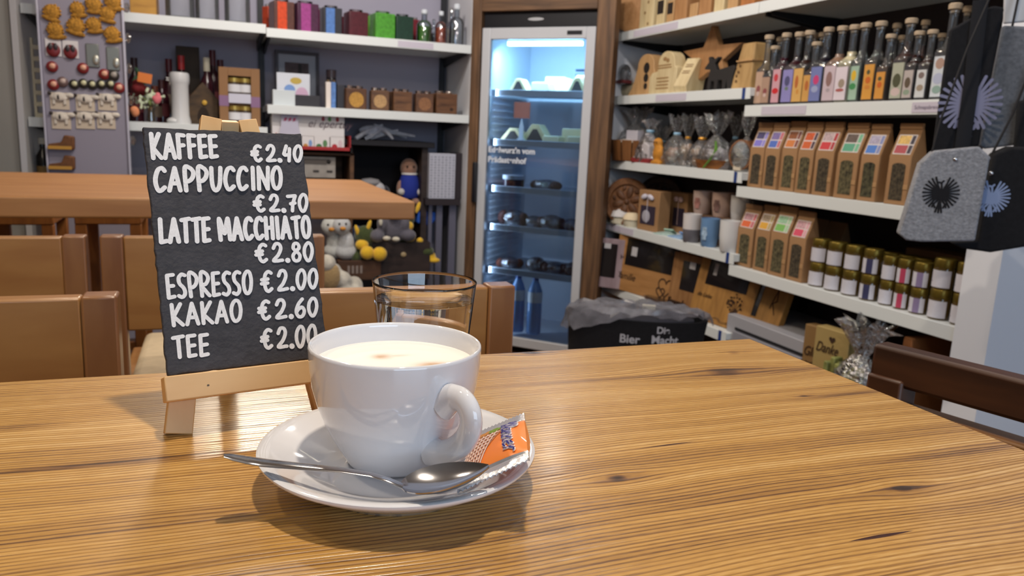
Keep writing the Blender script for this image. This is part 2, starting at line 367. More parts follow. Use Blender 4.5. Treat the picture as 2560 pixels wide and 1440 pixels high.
slab(-.03, .12, z0, .11, .06, 'white block in the middle of the top cooler shelf', pale)
slab(.00, .26, z0, .13, .10, 'tall white tub behind the blocks on the top cooler shelf', pale)
slab(.085, .20, z0, .07, .085, 'white pack right of middle on the top cooler shelf', pale)
wedge(.19, .10, z0, .12, .085, 'pale cheese wedge at the right of the top cooler shelf', True)
slab(.19, .25, z0, .14, .11, 'white tub behind the right wedge on the top cooler shelf', pale)
wedge(-.17, .10, z1, .17, .075, 'yellow cheese wedge leaning left on the second cooler shelf')
wedge(-.05, .13, z1, .18, .10, 'larger yellow cheese wedge beside the white knife on the second cooler shelf')
o = thing('cheese_knife', 'white blade standing between two cheese wedges', 'knife', fpos(-.115, .085, z1), FR)
MB().prism([(-.012, 0), (.012, 0), (.016, .08), (.002, .13), (-.01, .08)], 0, .004).out('blade', mat('#dfe9f2', .25), o)
MB().box(-.02, .02, -.002, .01, 0, .02).out('foot', mat('#dfe9f2', .25), o)
slab(.055, .10, z1, .10, .042, 'low yellow cheese block in the middle of the second cooler shelf', mat('#e6dcb0', .5))
slab(.14, .19, z1, .12, .085, 'tall yellow cheese block behind on the second cooler shelf', mat('#e6dcb0', .5))
slab(.205, .09, z1, .11, .045, 'low yellow cheese block at the right of the second cooler shelf', mat('#e6dcb0', .5))
def jarlet(u, d, z, r, h, lab):
    t = thing('spread_jar', lab, 'jar', fpos(u, d, z), FR)
    MB().lathe([(0, 0), (r, 0), (r, h * .7), (0, h * .7)], 18).out('glass', mat('#2c2430', .2), t)
    MB().lathe([(r * 1.02, h * .7), (r * 1.02, h), (0, h)], 18).out('lid', mat('#b9c0cc', .4), t)
jarlet(-.16, .12, z2, .06, .07, 'dark jar with pale lid on the middle cooler shelf')
def pack(u, d, z, w, h, lab, m=meat):
    t = thing('sausage_pack', lab, 'sausage', fpos(u, d, z), FR, 'wrapped sausages in the cooler')
    b = MB(); n = 5
    for k in range(n):
        b.ell(((k / (n - 1) - .5) * w * .8, .05 + random.uniform(-.02, .02), h * random.uniform(.35, .5)), (w * .24, .045, h * random.uniform(.35, .5)), 10)
    b.out('meat', m, t)
    MB().ell((0, .05, h * .45), (w * .56, .065, h * .6), 12).out('wrapper', foilc, t)
pack(.02, .12, z2, .15, .055, 'dark wrapped sausage beside the jar on the middle cooler shelf')
for i, (u, w, h) in enumerate(((-.17, .14, .085), (-.05, .12, .06), (.06, .13, .075), (.17, .10, .06), (.235, .09, .055))):
    pack(u, .12 + .02 * (i % 2), z3, w, h, '%s dark wrapped sausage from the left on the fourth cooler shelf' % ORD[i])
for i, (u, w, h, mm) in enumerate(((-.185, .12, .06, mat('#6b3a2c', .5, noise=(50, .3))), (-.02, .10, .075, meat), (.10, .11, .06, meat), (.21, .10, .07, meat))):
    pack(u, .12, z4, w, h, '%s wrapped sausage from the left on the lowest cooler shelf' % ORD[i], mm)
def waterbottle(u, d, lab, h=.33):
    t = thing('water_bottle', lab, 'bottle', fpos(u, d, .098), FR, 'blue water bottles in the cooler')
    r = .042
    MB().lathe([(0, 0), (r * .9, 0), (r, .01), (r, .17), (r * .95, .18), (r, .19), (r, .24), (r * .75, .275), (r * .36, .31), (r * .36, h), (0, h)], 18).out('bottle', mat('#74a4dc', .15, coat=.5), t)
    MB().lathe([(r * 1.01, .185), (r * 1.01, .245)], 18).out('paper_label', mat('#dfe4ea', .5), t)
    MB().lathe([(r * .42, h - .02), (r * .42, h + .005), (0, h + .005)], 14).out('cap', mat('#27549f', .4), t)
waterbottle(-.10, .12, 'left one of the two blue water bottles in the cooler bottom')
waterbottle(.005, .12, 'right one of the two blue water bottles in the cooler bottom')
# ------------------------------------------------------------------ the table in front
def node_math(nt):
    def N(op, *a):
        n = nt.nodes.new('ShaderNodeMath'); n.operation = op
        for i, v in enumerate(a):
            if isinstance(v, (int, float)): n.inputs[i].default_value = v
            else: nt.links.new(v, n.inputs[i])
        return n.outputs[0]
    return N
def table_wood(knots, cracks, swirls):
    m = bpy.data.materials.new('brushed_larch'); m.use_nodes = True; nt = m.node_tree; L = nt.links.new; N = node_math(nt)
    b = nt.nodes['Principled BSDF']; tc = nt.nodes.new('ShaderNodeTexCoord'); sp = nt.nodes.new('ShaderNodeSeparateXYZ'); L(tc.outputs['Object'], sp.inputs[0])
    x, y = sp.outputs[0], sp.outputs[1]
    wob = nt.nodes.new('ShaderNodeTexNoise'); wob.inputs['Scale'].default_value = 3.0; wob.inputs['Detail'].default_value = 2
    L(tc.outputs['Object'], wob.inputs['Vector'])
    yy = N('ADD', y, N('MULTIPLY', wob.outputs['Fac'], 0.03))
    dark = None
    def blob(kx, ky, rx, ry):
        dx = N('DIVIDE', N('SUBTRACT', x, kx), rx); dy = N('DIVIDE', N('SUBTRACT', y, ky), ry)
        return N('POWER', 2.718, N('MULTIPLY', N('ADD', N('MULTIPLY', dx, dx), N('MULTIPLY', dy, dy)), -1.0)), dy
    for kx, ky, s, k in knots:                       # the grain bends round each knot
        g, dy = blob(kx, ky, s * 4.5, s * 1.9)
        yy = N('SUBTRACT', yy, N('MULTIPLY', N('MULTIPLY', N('SUBTRACT', y, ky), g), 0.75))
        g2, _ = blob(kx, ky, s * 1.15, s * 0.66)
        dark = N('MULTIPLY', g2, k) if dark is None else N('MAXIMUM', dark, N('MULTIPLY', g2, k))
        g3, _ = blob(kx + s * .6, ky, s * 3.2, s * .8)
        dark = N('MAXIMUM', dark, N('MULTIPLY', g3, k * .45))
    for kx, ky, rx, ry, k in swirls:
        g, _ = blob(kx, ky, rx, ry); dark = N('MAXIMUM', dark, N('MULTIPLY', g, k))
    def grain(sx, sy, det, off):
        c = nt.nodes.new('ShaderNodeCombineXYZ'); L(N('MULTIPLY', x, sx), c.inputs[0]); L(N('MULTIPLY', yy, sy), c.inputs[1]); c.inputs[2].default_value = off
        n = nt.nodes.new('ShaderNodeTexNoise'); n.inputs['Scale'].default_value = 1; n.inputs['Detail'].default_value = det; n.inputs['Roughness'].default_value = .6
        L(c.outputs[0], n.inputs['Vector']); return n.outputs['Fac']
    fine = grain(3.0, 620, 3, 0); mid = grain(1.4, 150, 2, 3.3); broad = grain(.8, 20, 2, 7.7); speck = grain(90, 1100, 1, 1.1); warp = grain(2.2, 24, 2, 5.5)
    ring = N('SINE', N('ADD', N('MULTIPLY', yy, 2 * PI * 285), N('ADD', N('MULTIPLY', warp, 26.0), N('MULTIPLY', mid, 4.0))))
    r1 = nt.nodes.new('ShaderNodeValToRGB'); L(N('ADD', N('MULTIPLY', ring, .5), N('ADD', .5, N('MULTIPLY', N('SUBTRACT', fine, .5), 1.5))), r1.inputs[0]); e = r1.color_ramp.elements
    e[0].position = .04; e[0].color = (0, 0, 0, 1); e[1].position = .50; e[1].color = (1, 1, 1, 1)
    fac = N('ADD', N('MULTIPLY', r1.outputs[0], .32), N('ADD', N('MULTIPLY', N('SUBTRACT', mid, .5), .55), N('ADD', N('MULTIPLY', N('SUBTRACT', broad, .5), .75), N('MULTIPLY', N('SUBTRACT', speck, .5), .35))))
    fac = N('ADD', fac, .42)
    if dark is not None: fac = N('SUBTRACT', fac, N('MULTIPLY', dark, .8))
    r2 = nt.nodes.new('ShaderNodeValToRGB'); L(fac, r2.inputs[0]); cr = r2.color_ramp
    cr.elements[0].position = 0.0; cr.elements[0].color = lin('#35200f'); cr.elements[1].position = 1.0; cr.elements[1].color = lin('#dfba7e')
    for p_, c_ in ((.25, '#704a26'), (.5, '#a5783a'), (.75, '#c5964f')): cr.elements.new(p_).color = lin(c_)
    colr = r2.outputs[0]
    for kx, ky, ang, ln, wd in cracks:               # resin pockets: thin dark red slits
        ca, sa = math.cos(ang), math.sin(ang)
        X = N('ADD', N('MULTIPLY', N('SUBTRACT', x, kx), ca), N('MULTIPLY', N('SUBTRACT', y, ky), sa)); Y = N('SUBTRACT', N('MULTIPLY', N('SUBTRACT', y, ky), ca), N('MULTIPLY', N('SUBTRACT', x, kx), sa))
        q = N('ADD', N('POWER', N('ABSOLUTE', N('DIVIDE', X, ln)), 1.6), N('ABSOLUTE', N('DIVIDE', Y, wd)))
        mk = N('LESS_THAN', q, 1.0); mx = nt.nodes.new('ShaderNodeMix'); mx.data_type = 'RGBA'
        L(mk, mx.inputs['Factor']); L(colr, mx.inputs['A']); mx.inputs['B'].default_value = lin('#3a1408'); colr = mx.outputs['Result']
    L(colr, b.inputs['Base Color'])
    L(N('ADD', N('MULTIPLY', fine, -.20), .42), b.inputs['Roughness']); b.inputs['Specular IOR Level'].default_value = .6; b.inputs['Coat Weight'].default_value = .5; b.inputs['Coat Roughness'].default_value = .17; L(tc.outputs['Object'], wob.inputs['Vector'])
    bn = nt.nodes.new('ShaderNodeBump'); bn.inputs['Strength'].default_value = .45; bn.inputs['Distance'].default_value = .0005
    L(N('ADD', r1.outputs[0], N('MULTIPLY', mid, .6)), bn.inputs['Height']); L(bn.outputs[0], b.inputs['Normal']); L(bn.outputs[0], b.inputs['Coat Normal'])
    return m
TX, TY = -0.30, 0.20
def tl(px, py):
    p = at(px, py, z=T); return p.x - TX, p.y - TY
kn = [(*tl(1815, 930), .016, .75), (*tl(1543, 1195), .0065, .95), (*tl(2257, 1221), .0065, .9), (*tl(1835, 882), .007, .5), (*tl(1330, 882), .010, .8), (*tl(2010, 990), .004, .5)]
a1, a2 = tl(1600, 1121), tl(1742, 1103); c1, c2 = tl(2120, 1354), tl(2285, 1326)
def crk(a, c, w): return ((a[0] + c[0]) / 2, (a[1] + c[1]) / 2, math.atan2(c[1] - a[1], c[0] - a[0]), math.hypot(c[0] - a[0], c[1] - a[1]) / 2, w)
larch = table_wood(kn, [crk(a1, a2, .0009), crk(c1, c2, .0014)], [(*tl(1900, 930), .10, .006, .35), (*tl(1560, 945), .10, .004, .25), (*tl(1340, 878), .05, .004, .5), (*tl(2120, 985), .05, .003, .5), (*tl(200, 1165), .12, .004, .55), (*tl(450, 1150), .06, .003, .4), (*tl(1900, 1230), .12, .009, .32), (*tl(2420, 1130), .08, .007, .32), (*tl(30, 1070), .03, .008, .4), (*tl(1350, 1330), .07, .004, .25)])
tab = thing('dining_table', 'high larch table in front, brushed grain top carrying the coffee cup', 'table', (TX, TY, 0))
MB().box(-.72, .812, -.36, .446, T - .04, T).out('table_top', larch, tab, bevel=.002)
legm = wood('#9c6a3a', '#7a4c26', (40, 40, 4))
for sx in (-.66, .75):
    for sy in (-.30, .38): MB().box(sx - .04, sx + .04, sy - .04, sy + .04, 0, T - .04).out('leg', legm, tab, bevel=.003)
MB().box(-.62, .71, .36, .39, T - .12, T - .04).out('apron', legm, tab)
# ------------------------------------------------------------------ cup, saucer, spoon, biscuit
china = mat('#dedde0', .08, coat=.6, spec=.55)
CUP = Vector((.0913, .4196, T + .0085)); SAU = Vector((.0917, .4090, T))
t = MB().lathe([(0, .0028), (.036, .0028), (.040, .0), (.044, .0), (.047, .003), (.058, .0085), (.0755, .0190), (.0768, .0206), (.0768, .0216), (.0755, .0222), (.070, .0208), (.056, .0148), (.045, .0098), (.038, .0082), (.034, .0078), (0, .0078)], 96)
tag(t.out('saucer', china, None, SAU, smooth=60), 'round white saucer under the cappuccino cup', 'saucer')
cup = thing('coffee_cup', 'white round cappuccino cup with ear handle standing on the saucer', 'cup', CUP)
prof = [(0, .004), (.022, .004), (.0235, 0), (.0262, 0), (.0270, .0015), (.0290, .0050), (.0340, .0130), (.0392, .0235), (.0435, .0350), (.0462, .0455), (.0477, .0570), (.0482, .0675), (.0480, .0690), (.0472, .0695), (.0464, .0690),
        (.0460, .0670), (.0455, .0570), (.0440, .0460), (.0412, .0350), (.0370, .0240), (.0310, .0130), (.024, .0075), (0, .0065)]
MB().lathe(prof, 96).out('bowl', china, cup, smooth=70)
# handle: pixel points pushed out along one upright plane through the cup's axis
hd = (at(1150, 1060, z=T + .048) - CUP); hd.z = 0
ha = math.radians(-68)
hu = Vector((math.cos(ha), math.sin(ha), 0))
HP = [(.0450, .0470), (.0535, .0522), (.0615, .0524), (.0668, .0482), (.0680, .0415), (.0650, .0340), (.0585, .0268), (.0505, .0215), (.0430, .0182), (.0350, .0170)]
pts = []
for i in range(len(HP) - 1):
    p0, p1, p2, p3 = HP[max(i - 1, 0)], HP[i], HP[i + 1], HP[min(i + 2, len(HP) - 1)]
    for s in range(4):
        u = s / 4
        q = [.5 * (2 * b_ + (c_ - a_) * u + (2 * a_ - 5 * b_ + 4 * c_ - d) * u * u + (3 * b_ - 3 * c_ + d - a_) * u ** 3) for a_, b_, c_, d in zip(p0, p1, p2, p3)]
        pts.append(hu * q[0] + Vector((0, 0, q[1])))
pts.append(hu * HP[-1][0] + Vector((0, 0, HP[-1][1])))
n_ = len(pts)
rs = [.0068 + .0028 * max(0, 1 - i / 5) + .0022 * max(0, (i - n_ + 7) / 6) for i in range(n_)]
hb = MB(); hb.tube(pts, rs, 18, .74, up=(hu.y, -hu.x, 0))
hb.out('handle', china, cup, smooth=80)
# milk foam
def spotted(name, base, spot, spots, nscale=90, rough=.6, w=1.0):
    m = bpy.data.materials.new(name); m.use_nodes = True; nt = m.node_tree; L = nt.links.new; N = node_math(nt); b = nt.nodes['Principled BSDF']
    tc = nt.nodes.new('ShaderNodeTexCoord'); sp = nt.nodes.new('ShaderNodeSeparateXYZ'); L(tc.outputs['Object'], sp.inputs[0])
    nz = nt.nodes.new('ShaderNodeTexNoise'); nz.inputs['Scale'].default_value = nscale; nz.inputs['Detail'].default_value = 4; L(tc.outputs['Object'], nz.inputs['Vector'])
    acc = 0.0
    for sx, sy, rx, ry, k in spots:
        dx = N('DIVIDE', N('SUBTRACT', sp.outputs[0], sx), rx); dy = N('DIVIDE', N('SUBTRACT', sp.outputs[1], sy), ry)
        g = N('MULTIPLY', N('POWER', 2.718, N('MULTIPLY', N('ADD', N('MULTIPLY', dx, dx), N('MULTIPLY', dy, dy)), -1.0)), k)
        acc = N('MAXIMUM', acc, g)
    f = N('MULTIPLY', acc, N('ADD', N('MULTIPLY', nz.outputs['Fac'], 1.2), .3))
    mx = nt.nodes.new('ShaderNodeMix'); mx.data_type = 'RGBA'; mx.clamp_factor = True
    L(f, mx.inputs['Factor']); mx.inputs['A'].default_value = lin(base); mx.inputs['B'].default_value = lin(spot); L(mx.outputs['Result'], b.inputs['Base Color'])
    b.inputs['Roughness'].default_value = rough
    bn = nt.nodes.new('ShaderNodeBump'); bn.inputs['Strength'].default_value = .12; bn.inputs['Distance'].default_value = .002; L(nz.outputs['Fac'], bn.inputs['Height']); L(bn.outputs[0], b.inputs['Normal'])
    return m
fzc = CUP.z + .0590
def cl(px, py):
    p = at(px, py, z=fzc); return p.x - CUP.x, p.y - CUP.y
fm = spotted('milk_foam', '#f1ece6', '#b5834a', [(*cl(955, 893), .0054, .0046, .85), (*cl(990, 891), .007, .0022, .4), (*cl(1085, 912), .0090, .0046, .85), (*cl(1074, 916), .004, .003, .85)])
MB().lathe([(0, .0594), (.02, .0593), (.036, .0590), (.0430, .0586), (.0456, .0582), (.0456, .057)], 64).out('milk_foam', fm, cup, smooth=60)
# spoon
chrome = mat('#b9b9be', .14, metal=1.0)
sp_ = thing('teaspoon', 'shiny steel teaspoon lying across the saucer in front of the cup', 'spoon', at(1115, 1195, z=T + .024))
sl = sp_.location
hp = [at(558, 1139, z=T + .0340), at(580, 1143, z=T + .0325), at(620, 1151, z=T + .0300), at(660, 1157, z=T + .0285), at(760, 1167, z=T + .0285), at(860, 1176, z=T + .0290), at(930, 1187, z=T + .0300), at(970, 1199, z=T + .0300), at(1006, 1215, z=T + .0265)]
b = MB(); b.tube([p - sl for p in hp], [.0022, .0042, .0045, .0043, .0036, .0028, .0024, .0023, .0030], 12, .26, up=(0, 0, 1))
b.out('handle', chrome, sp_, smooth=60)
a_, c_ = at(1000, 1213, z=T + .0265), at(1222, 1164, z=T + .0355)
ax = (c_ - a_); bl = ax.length; ax.normalize(); side = Vector((0, 0, 1)).cross(ax).normalized(); side = (side + Vector((0, 0, .06))).normalized(); upv = ax.cross(side).normalized()
b = MB(); vs = []; fs = []; nu, nv = 22, 14
for top in (0, 1):
    for i in range(nu + 1):
        s = i / nu; wid = .0138 * (math.sin(PI * min(1, s) ** .80)) ** .62 * (1.0 - .12 * s) if 0 < s < 1 else .0014
        for j in range(nv + 1):
            v = j / nv * 2 - 1; dep = .0062 * (1 - v * v) * math.sin(PI * s) ** .7 if 0 < s < 1 else 0
            vs.append((a_ - sl) + ax * (s * bl) + side * (v * wid) - upv * (dep + (.0 if top else .0007)))
st = (nu + 1) * (nv + 1)
for top in (0, 1):
    for i in range(nu):
        for j in range(nv):
            k = top * st + i * (nv + 1) + j; q = (k, k + 1, k + nv + 2, k + nv + 1); fs.append(q if top else q[::-1])
for i in range(nu):
    for j in (0, nv): k = i * (nv + 1) + j; fs.append((k, k + nv + 1, st + k + nv + 1, st + k))
b.add(vs, fs); b.out('bowl', chrome, sp_, smooth=50, merge=False)
# wrapped wafer: a pillow pack with two crimped foil ends
foil = mat('#e2e2e4', .30, metal=.75, bump=(180, .12)); orange = mat('#f0873a', .32, coat=.3)
wf = thing('wrapped_wafer', 'small orange foil-wrapped wafer lying on the saucer under the cup handle', 'biscuit', at(1235, 1120, z=T + .030))
wl_ = wf.location
TLc, TRc, BRc, BLc = at(1180, 1088, z=T + .026), at(1309, 1034, z=T + .043), at(1321, 1148, z=T + .038), at(1145, 1228, z=T + .0190)
TLc, TRc, BRc, BLc = [p - wl_ for p in (TLc, TRc, BRc, BLc)]
wn = (TRc - TLc).cross(BLc - TLc).normalized()
if wn.z < 0: wn = -wn
def wp(u, v, off=0.0):
    p = TLc.lerp(TRc, u).lerp(BLc.lerp(BRc, u), v)
    vv = min(1, max(0, (v - .14) / .72)); bul = .0042 * (math.sin(PI * vv) ** .5 if 0 < vv < 1 else 0) * (1 - abs(2 * u - 1) ** 3)
    return p + wn * (bul + off)
def patch(name, mats, u0, u1, v0, v1, nu, nv, off, th=0):
    b = MB(); vs, bot = [], []
    for j in range(nv + 1):
        for i in range(nu + 1):
            u = u0 + (u1 - u0) * i / nu; v = v0 + (v1 - v0) * j / nv; o = off
            if th:
                o += .00022 * (-1) ** j                                     # ridges run along the sealed end
                if j == (0 if th < 0 else nv): v += .014 * (-1) ** i * (1 if th > 0 else -1)   # scalloped cut edge
            vs.append(wp(u, v, o)); bot.append(wp(u, v, 0) - wn * (.004 * math.sin(PI * min(1, max(0, (v - .14) / .72))) + .0008))
    n = len(vs); fs = []
    for j in range(nv):
        for i in range(nu):
            k = j * (nu + 1) + i; fs.append((k, k + 1, k + nu + 2, k + nu + 1)); fs.append((n + k, n + k + nu + 1, n + k + nu + 2, n + k + 1))
    rim = [i for i in range(nu + 1)] + [j * (nu + 1) + nu for j in range(1, nv + 1)] + [nv * (nu + 1) + i for i in range(nu - 1, -1, -1)] + [j * (nu + 1) for j in range(nv - 1, 0, -1)]
    for k in range(len(rim)): a, c = rim[k], rim[(k + 1) % len(rim)]; fs.append((a, c, n + c, n + a))
    b.add(vs + bot, fs); return b.out(name, mats, wf, smooth=40)
patch('wrapper', orange, 0, 1, .14, .86, 20, 18, 0)
patch('crimped_end', foil, -.01, 1.01, 0, .16, 30, 9, .0002, th=-1)
patch('crimped_end', foil, -.01, 1.01, .84, 1.0, 30, 9, .0002, th=1)
def P_w(u, v): return wp(u, v, .00025)
b = MB(); vs = []; n1, n2 = 9, 9
def edge(v): return .66 - .36 * ((v - .29) / .55) ** .8 + .04 * math.sin(6 * v)
for j in range(n2 + 1):
    v = .29 + .55 * j / n2
    for i in range(n1 + 1): vs.append(wp(.02 + (edge(v) - .02) * i / n1, v, .0003))
b.add(vs, [(j * (n1 + 1) + i, j * (n1 + 1) + i + 1, (j + 1) * (n1 + 1) + i + 1, (j + 1) * (n1 + 1) + i) for j in range(n2) for i in range(n1)])
pic = b.out('wafer_picture', mat('#c88a68', .4), wf)
b = MB(); b.nrm = wn
b.m = 0
def P_w2(u, v): return wp(u, v, .0005)
ln = []
for i in range(8): ln.append([(.03 + .078 * i, .31), (.02 + .040 * i, .83)])
for j in range(8): ln.append([(.03, .36 + .062 * j), (edge(.34 + .062 * j) - .02, .34 + .062 * j)])
ln2 = []
for l in ln:
    (u0, v0), (u1, v1) = l; ln2.append([(u0 + (u1 - u0) * k / 6, v0 + (v1 - v0) * k / 6) for k in range(7)])
b.ribbon(ln2, .0008, P_w2).out('waffle_lines', mat('#f1d9cc', .4), pic, smooth=0)
b = MB(); b.nrm = wn
b.ribbon([[(.44, .24), (.50, .20), (.56, .22)], [(.48, .26), (.54, .27), (.60, .24)], [(.42, .20), (.47, .17), (.52, .16)]], .0022, P_w2).out('leaf_print', mat('#7e9a3c', .5), wf, smooth=0)
b = MB(); b.nrm = wn
b.ribbon([[(.28, .22), (.34, .24), (.38, .22)]], .0035, P_w2).out('nut_print', mat('#c98a4a', .5), wf, smooth=0)
# brand script running down the pack: letter strokes in (along, up)
SC = {'M': [[(0, .5), (.05, .9), (.12, 1.0), (.16, .6), (.14, 0)], [(.16, .6), (.38, 1.0), (.36, 0)], [(.36, .2), (.52, .95), (.62, .8), (.56, 0)]],
      'a': [[(.42, .5), (.2, .55), (.05, .3), (.15, .02), (.35, .15), (.45, .5), (.42, .1), (.55, .02)]],
      'n': [[(.05, .55), (.08, 0)], [(.08, .25), (.28, .55), (.38, .4), (.36, .08), (.5, .02)]],
      'e': [[(.05, .25), (.35, .35), (.3, .55), (.1, .45), (.08, .15), (.25, 0), (.45, .1)]],
      'r': [[(.05, .55), (.08, 0)], [(.08, .3), (.25, .55), (.4, .5)]]}
x_ = 0; L_ = []
for ch in 'Manner':
    wch = .68 if ch == 'M' else .5
    for st_ in SC[ch]: L_.append([(x_ + u, v) for u, v in st_])
    x_ += wch
wht = mat('#f4e9e4', .4); blue = mat('#23257e', .35)
def P_m(o):
    def f(u, v): uu = u / x_; return wp(.64 + .25 * v + .07 * uu, .19 + .62 * uu, o)
    return f
b = MB(); b.nrm = wn; pr = b.ribbon(L_, .0017, P_m(.0004)).out('brand_outline', wht, wf, smooth=0)
b = MB(); b.nrm = wn; b.ribbon(L_, .00095, P_m(.0011)).out('brand_lettering', blue, pr, smooth=0)
# ------------------------------------------------------------------ glass of water
GL = at(1062, 703, z=T + .0905); GL.z = T
gl = thing('water_glass', 'clear tumbler of water standing behind the cup', 'glass', GL)
clear_glass = mat('#ffffff', .0, trans=1.0, ior=1.48)
MB().lathe([(0, 0), (.027, 0), (.0285, .002), (.0322, .045), (.0368, .0890), (.0372, .0905), (.0369, .0911), (.0365, .0905), (.0361, .0890), (.0315, .045), (.0279, .008), (.0262, .0055), (0, .0050)], 72).out('tumbler', clear_glass, gl, smooth=60)
MB().lathe([(0, .0053), (.0258, .0058), (.0276, .0085), (.03135, .045), (.0348, .0765), (.0350, .0780), (.0344, .0776), (0, .0774)], 72).out('water', mat('#ffffff', .0, trans=1.0, ior=1.33), gl, smooth=60)
# ------------------------------------------------------------------ menu slate on its little easel
BO = Vector((-.0331, .5133, 1.0425)); th, ph = math.radians(12.0), math.radians(21.158); BW, BH = .1044, .163
bu = Vector((math.cos(th), math.sin(th), 0)); nn = Vector((-math.sin(th), math.cos(th), 0)); bv = (Vector((0, 0, 1)) * math.cos(ph) + nn * math.sin(ph)); bn_ = bv.cross(bu)
BM3 = Matrix((bu, bn_, bv)).transposed(); brot = BM3.to_euler()
slate = mat('#39383d', .75, noise=(75, .25), bump=(260, .3)); beech = wood('#dfb681', '#c99a62', (30, 30, 5), .5, (.3, .75)); beech_h = wood('#dfb681', '#c99a62', (5, 30, 30), .5, (.3, .75))
sl_ = thing('menu_slate', 'dark slate menu board hand-lettered in white, standing on the small easel', 'menu board', BO, rot=brot)
out_ = []
for (x0, z0_), (x1, z1_) in (((0, 0), (BW, 0)), ((BW, 0), (BW, BH)), ((BW, BH), (0, BH)), ((0, BH), (0, 0))):
    n = 34 if x0 == x1 else 22
    for k in range(n):
        out_.append((x0 + (x1 - x0) * k / n + random.uniform(-.0005, .0005), z0_ + (z1_ - z0_) * k / n + random.uniform(-.0005, .0005)))
MB().prism(out_, 0, .0045).out('slate_panel', slate, sl_, smooth=0, bevel=.0006, segs=1)
GLY = {
 'K': (.72, [[(.02, 1), (.10, 0)], [(.85, 1), (.14, .42), (1, .0)]]), 'A': (.80, [[(0, 0), (.5, 1), (1, 0)], [(.2, .32), (.82, .32)]]),
 'F': (.60, [[(.12, 0), (.05, 1), (.95, .98)], [(.08, .52), (.85, .55)]]), 'E': (.62, [[(.95, 1), (.05, .98), (.12, 0), (1, .04)], [(.08, .5), (.9, .52)]]),
 'C': (.72, [[(.95, .88), (.7, 1), (.3, .92), (.05, .6), (.06, .3), (.3, .03), (.6, .02), (.95, .15)]]), 'P': (.70, [[(.18, 0), (.05, 1), (.6, 1), (.95, .82), (.9, .6), (.6, .44), (.12, .38)]]),
 'U': (.78, [[(.05, 1), (.1, .35), (.3, .02), (.62, .0), (.88, .3), (.95, 1)]]), 'I': (.36, [[(.45, 1), (.55, 0)]]), 'N': (.82, [[(.05, 0), (.03, 1), (.92, 0), (.97, 1)]]),
 'O': (.74, [[(.45, 1), (.12, .8), (.02, .45), (.2, .1), (.5, 0), (.85, .15), (.98, .55), (.8, .92), (.45, 1)]]), 'L': (.58, [[(.05, 1), (.12, 0), (1, .05)]]),
 'T': (.70, [[(0, .95), (1, 1)], [(.5, .98), (.55, 0)]]), 'M': (.95, [[(.06, 0), (0, 1), (.48, .3), (.85, 1), (1, .0)]]), 'H': (.70, [[(.06, 1), (.08, 0)], [(.94, 1), (.95, 0)], [(.08, .5), (.95, .52)]]),
 'S': (.62, [[(.95, .95), (.55, 1), (.12, .85), (.2, .6), (.75, .38), (.88, .15), (.5, 0), (.02, .06)]]), 'R': (.74, [[(.12, 0), (.05, 1), (.6, 1), (.9, .78), (.6, .52), (.1, .46), (1, 0)]]),
 '€': (.85, [[(.95, .92), (.68, 1), (.38, .85), (.28, .5), (.42, .12), (.7, .0), (1, .12)], [(.02, .60), (.62, .62)], [(.0, .40), (.60, .42)]]),
 '2': (.78, [[(.05, .75), (.3, 1), (.7, .98), (.85, .72), (.55, .35), (.05, .03), (1, .05)]]), '4': (.70, [[(.35, 1), (.0, .45), (.15, .38), (.8, .42)], [(.80, .82), (.72, 0)]]),
 '7': (.74, [[(0, .92), (.95, .95), (.62, .45), (.55, 0)], [(.35, .45), (.9, .5)]]), '8': (.72, [[(.5, .55), (.15, .72), (.3, .98), (.7, .97), (.85, .75), (.5, .55), (.1, .3), (.25, .02), (.75, .02), (.92, .3), (.5, .55)]]),
 '6': (.76, [[(.75, 1), (.3, .7), (.05, .3), (.3, .0), (.75, .02), (.95, .3), (.7, .52), (.3, .42), (.1, .28)]]), '0': (.74, [[(.5, 1), (.12, .75), (.05, .35), (.35, 0), (.7, .05), (.98, .5), (.85, .9), (.5, 1)]]), '.': (.28, [[(.5, .03), (.52, .03)]]), ' ': (.4, [])}
def smooth_line(q):
    if len(q) < 5: return q
    o = []
    for i in range(len(q) - 1):
        p0, p1, p2, p3 = q[max(i - 1, 0)], q[i], q[i + 1], q[min(i + 2, len(q) - 1)]
        if q[0] == q[-1]: p0 = q[i - 1] if i else q[-2]; p3 = q[i + 2] if i + 2 < len(q) else q[1]
        for k in range(4):
            u = k / 4; o.append(tuple(.5 * (2 * b_ + (c_ - a_) * u + (2 * a_ - 5 * b_ + 4 * c_ - d_) * u * u + (3 * b_ - 3 * c_ + d_ - a_) * u ** 3) for a_, b_, c_, d_ in zip(p0, p1, p2, p3)))
    return o + [q[-1]]
def bpt(px, py):
    r = ray(px, py); t_ = (BO - CAM).dot(bn_) / r.dot(bn_); d = CAM + t_ * r - BO; return d.dot(bu), d.dot(bv)
WORDS = [('KAFFEE', (377, 335), (543, 341), (546, 393), (381, 396)), ('€2.40', (628, 365), (755, 366), (755, 403), (630, 403)), ('CAPPUCCINO', (387, 421), (703, 420), (704, 473), (388, 478)),
 ('€2.70', (634, 491), (768, 487), (769, 528), (636, 528)), ('LATTE', (399, 549), (525, 546), (527, 603), (401, 606)), ('MACCHIATO', (547, 547), (773, 543), (776, 594), (550, 600)),
 ('€2.80', (639, 612), (781, 608), (783, 651), (640, 655)), ('ESPRESSO', (416, 688), (629, 679), (630, 734), (420, 745)), ('€2.00', (653, 680), (793, 674), (794, 718), (654, 730)),
 ('KAKAO', (428, 762), (604, 751), (605, 802), (432, 814)), ('€2.60', (646, 754), (793, 746), (794, 788), (647, 799)), ('TEE', (432, 843), (523, 836), (524, 887), (436, 894)), ('€2.00', (653, 826), (790, 813), (791, 864), (654, 871))]
chalk = mat('#e6e4e4', .85, noise=(900, .10))
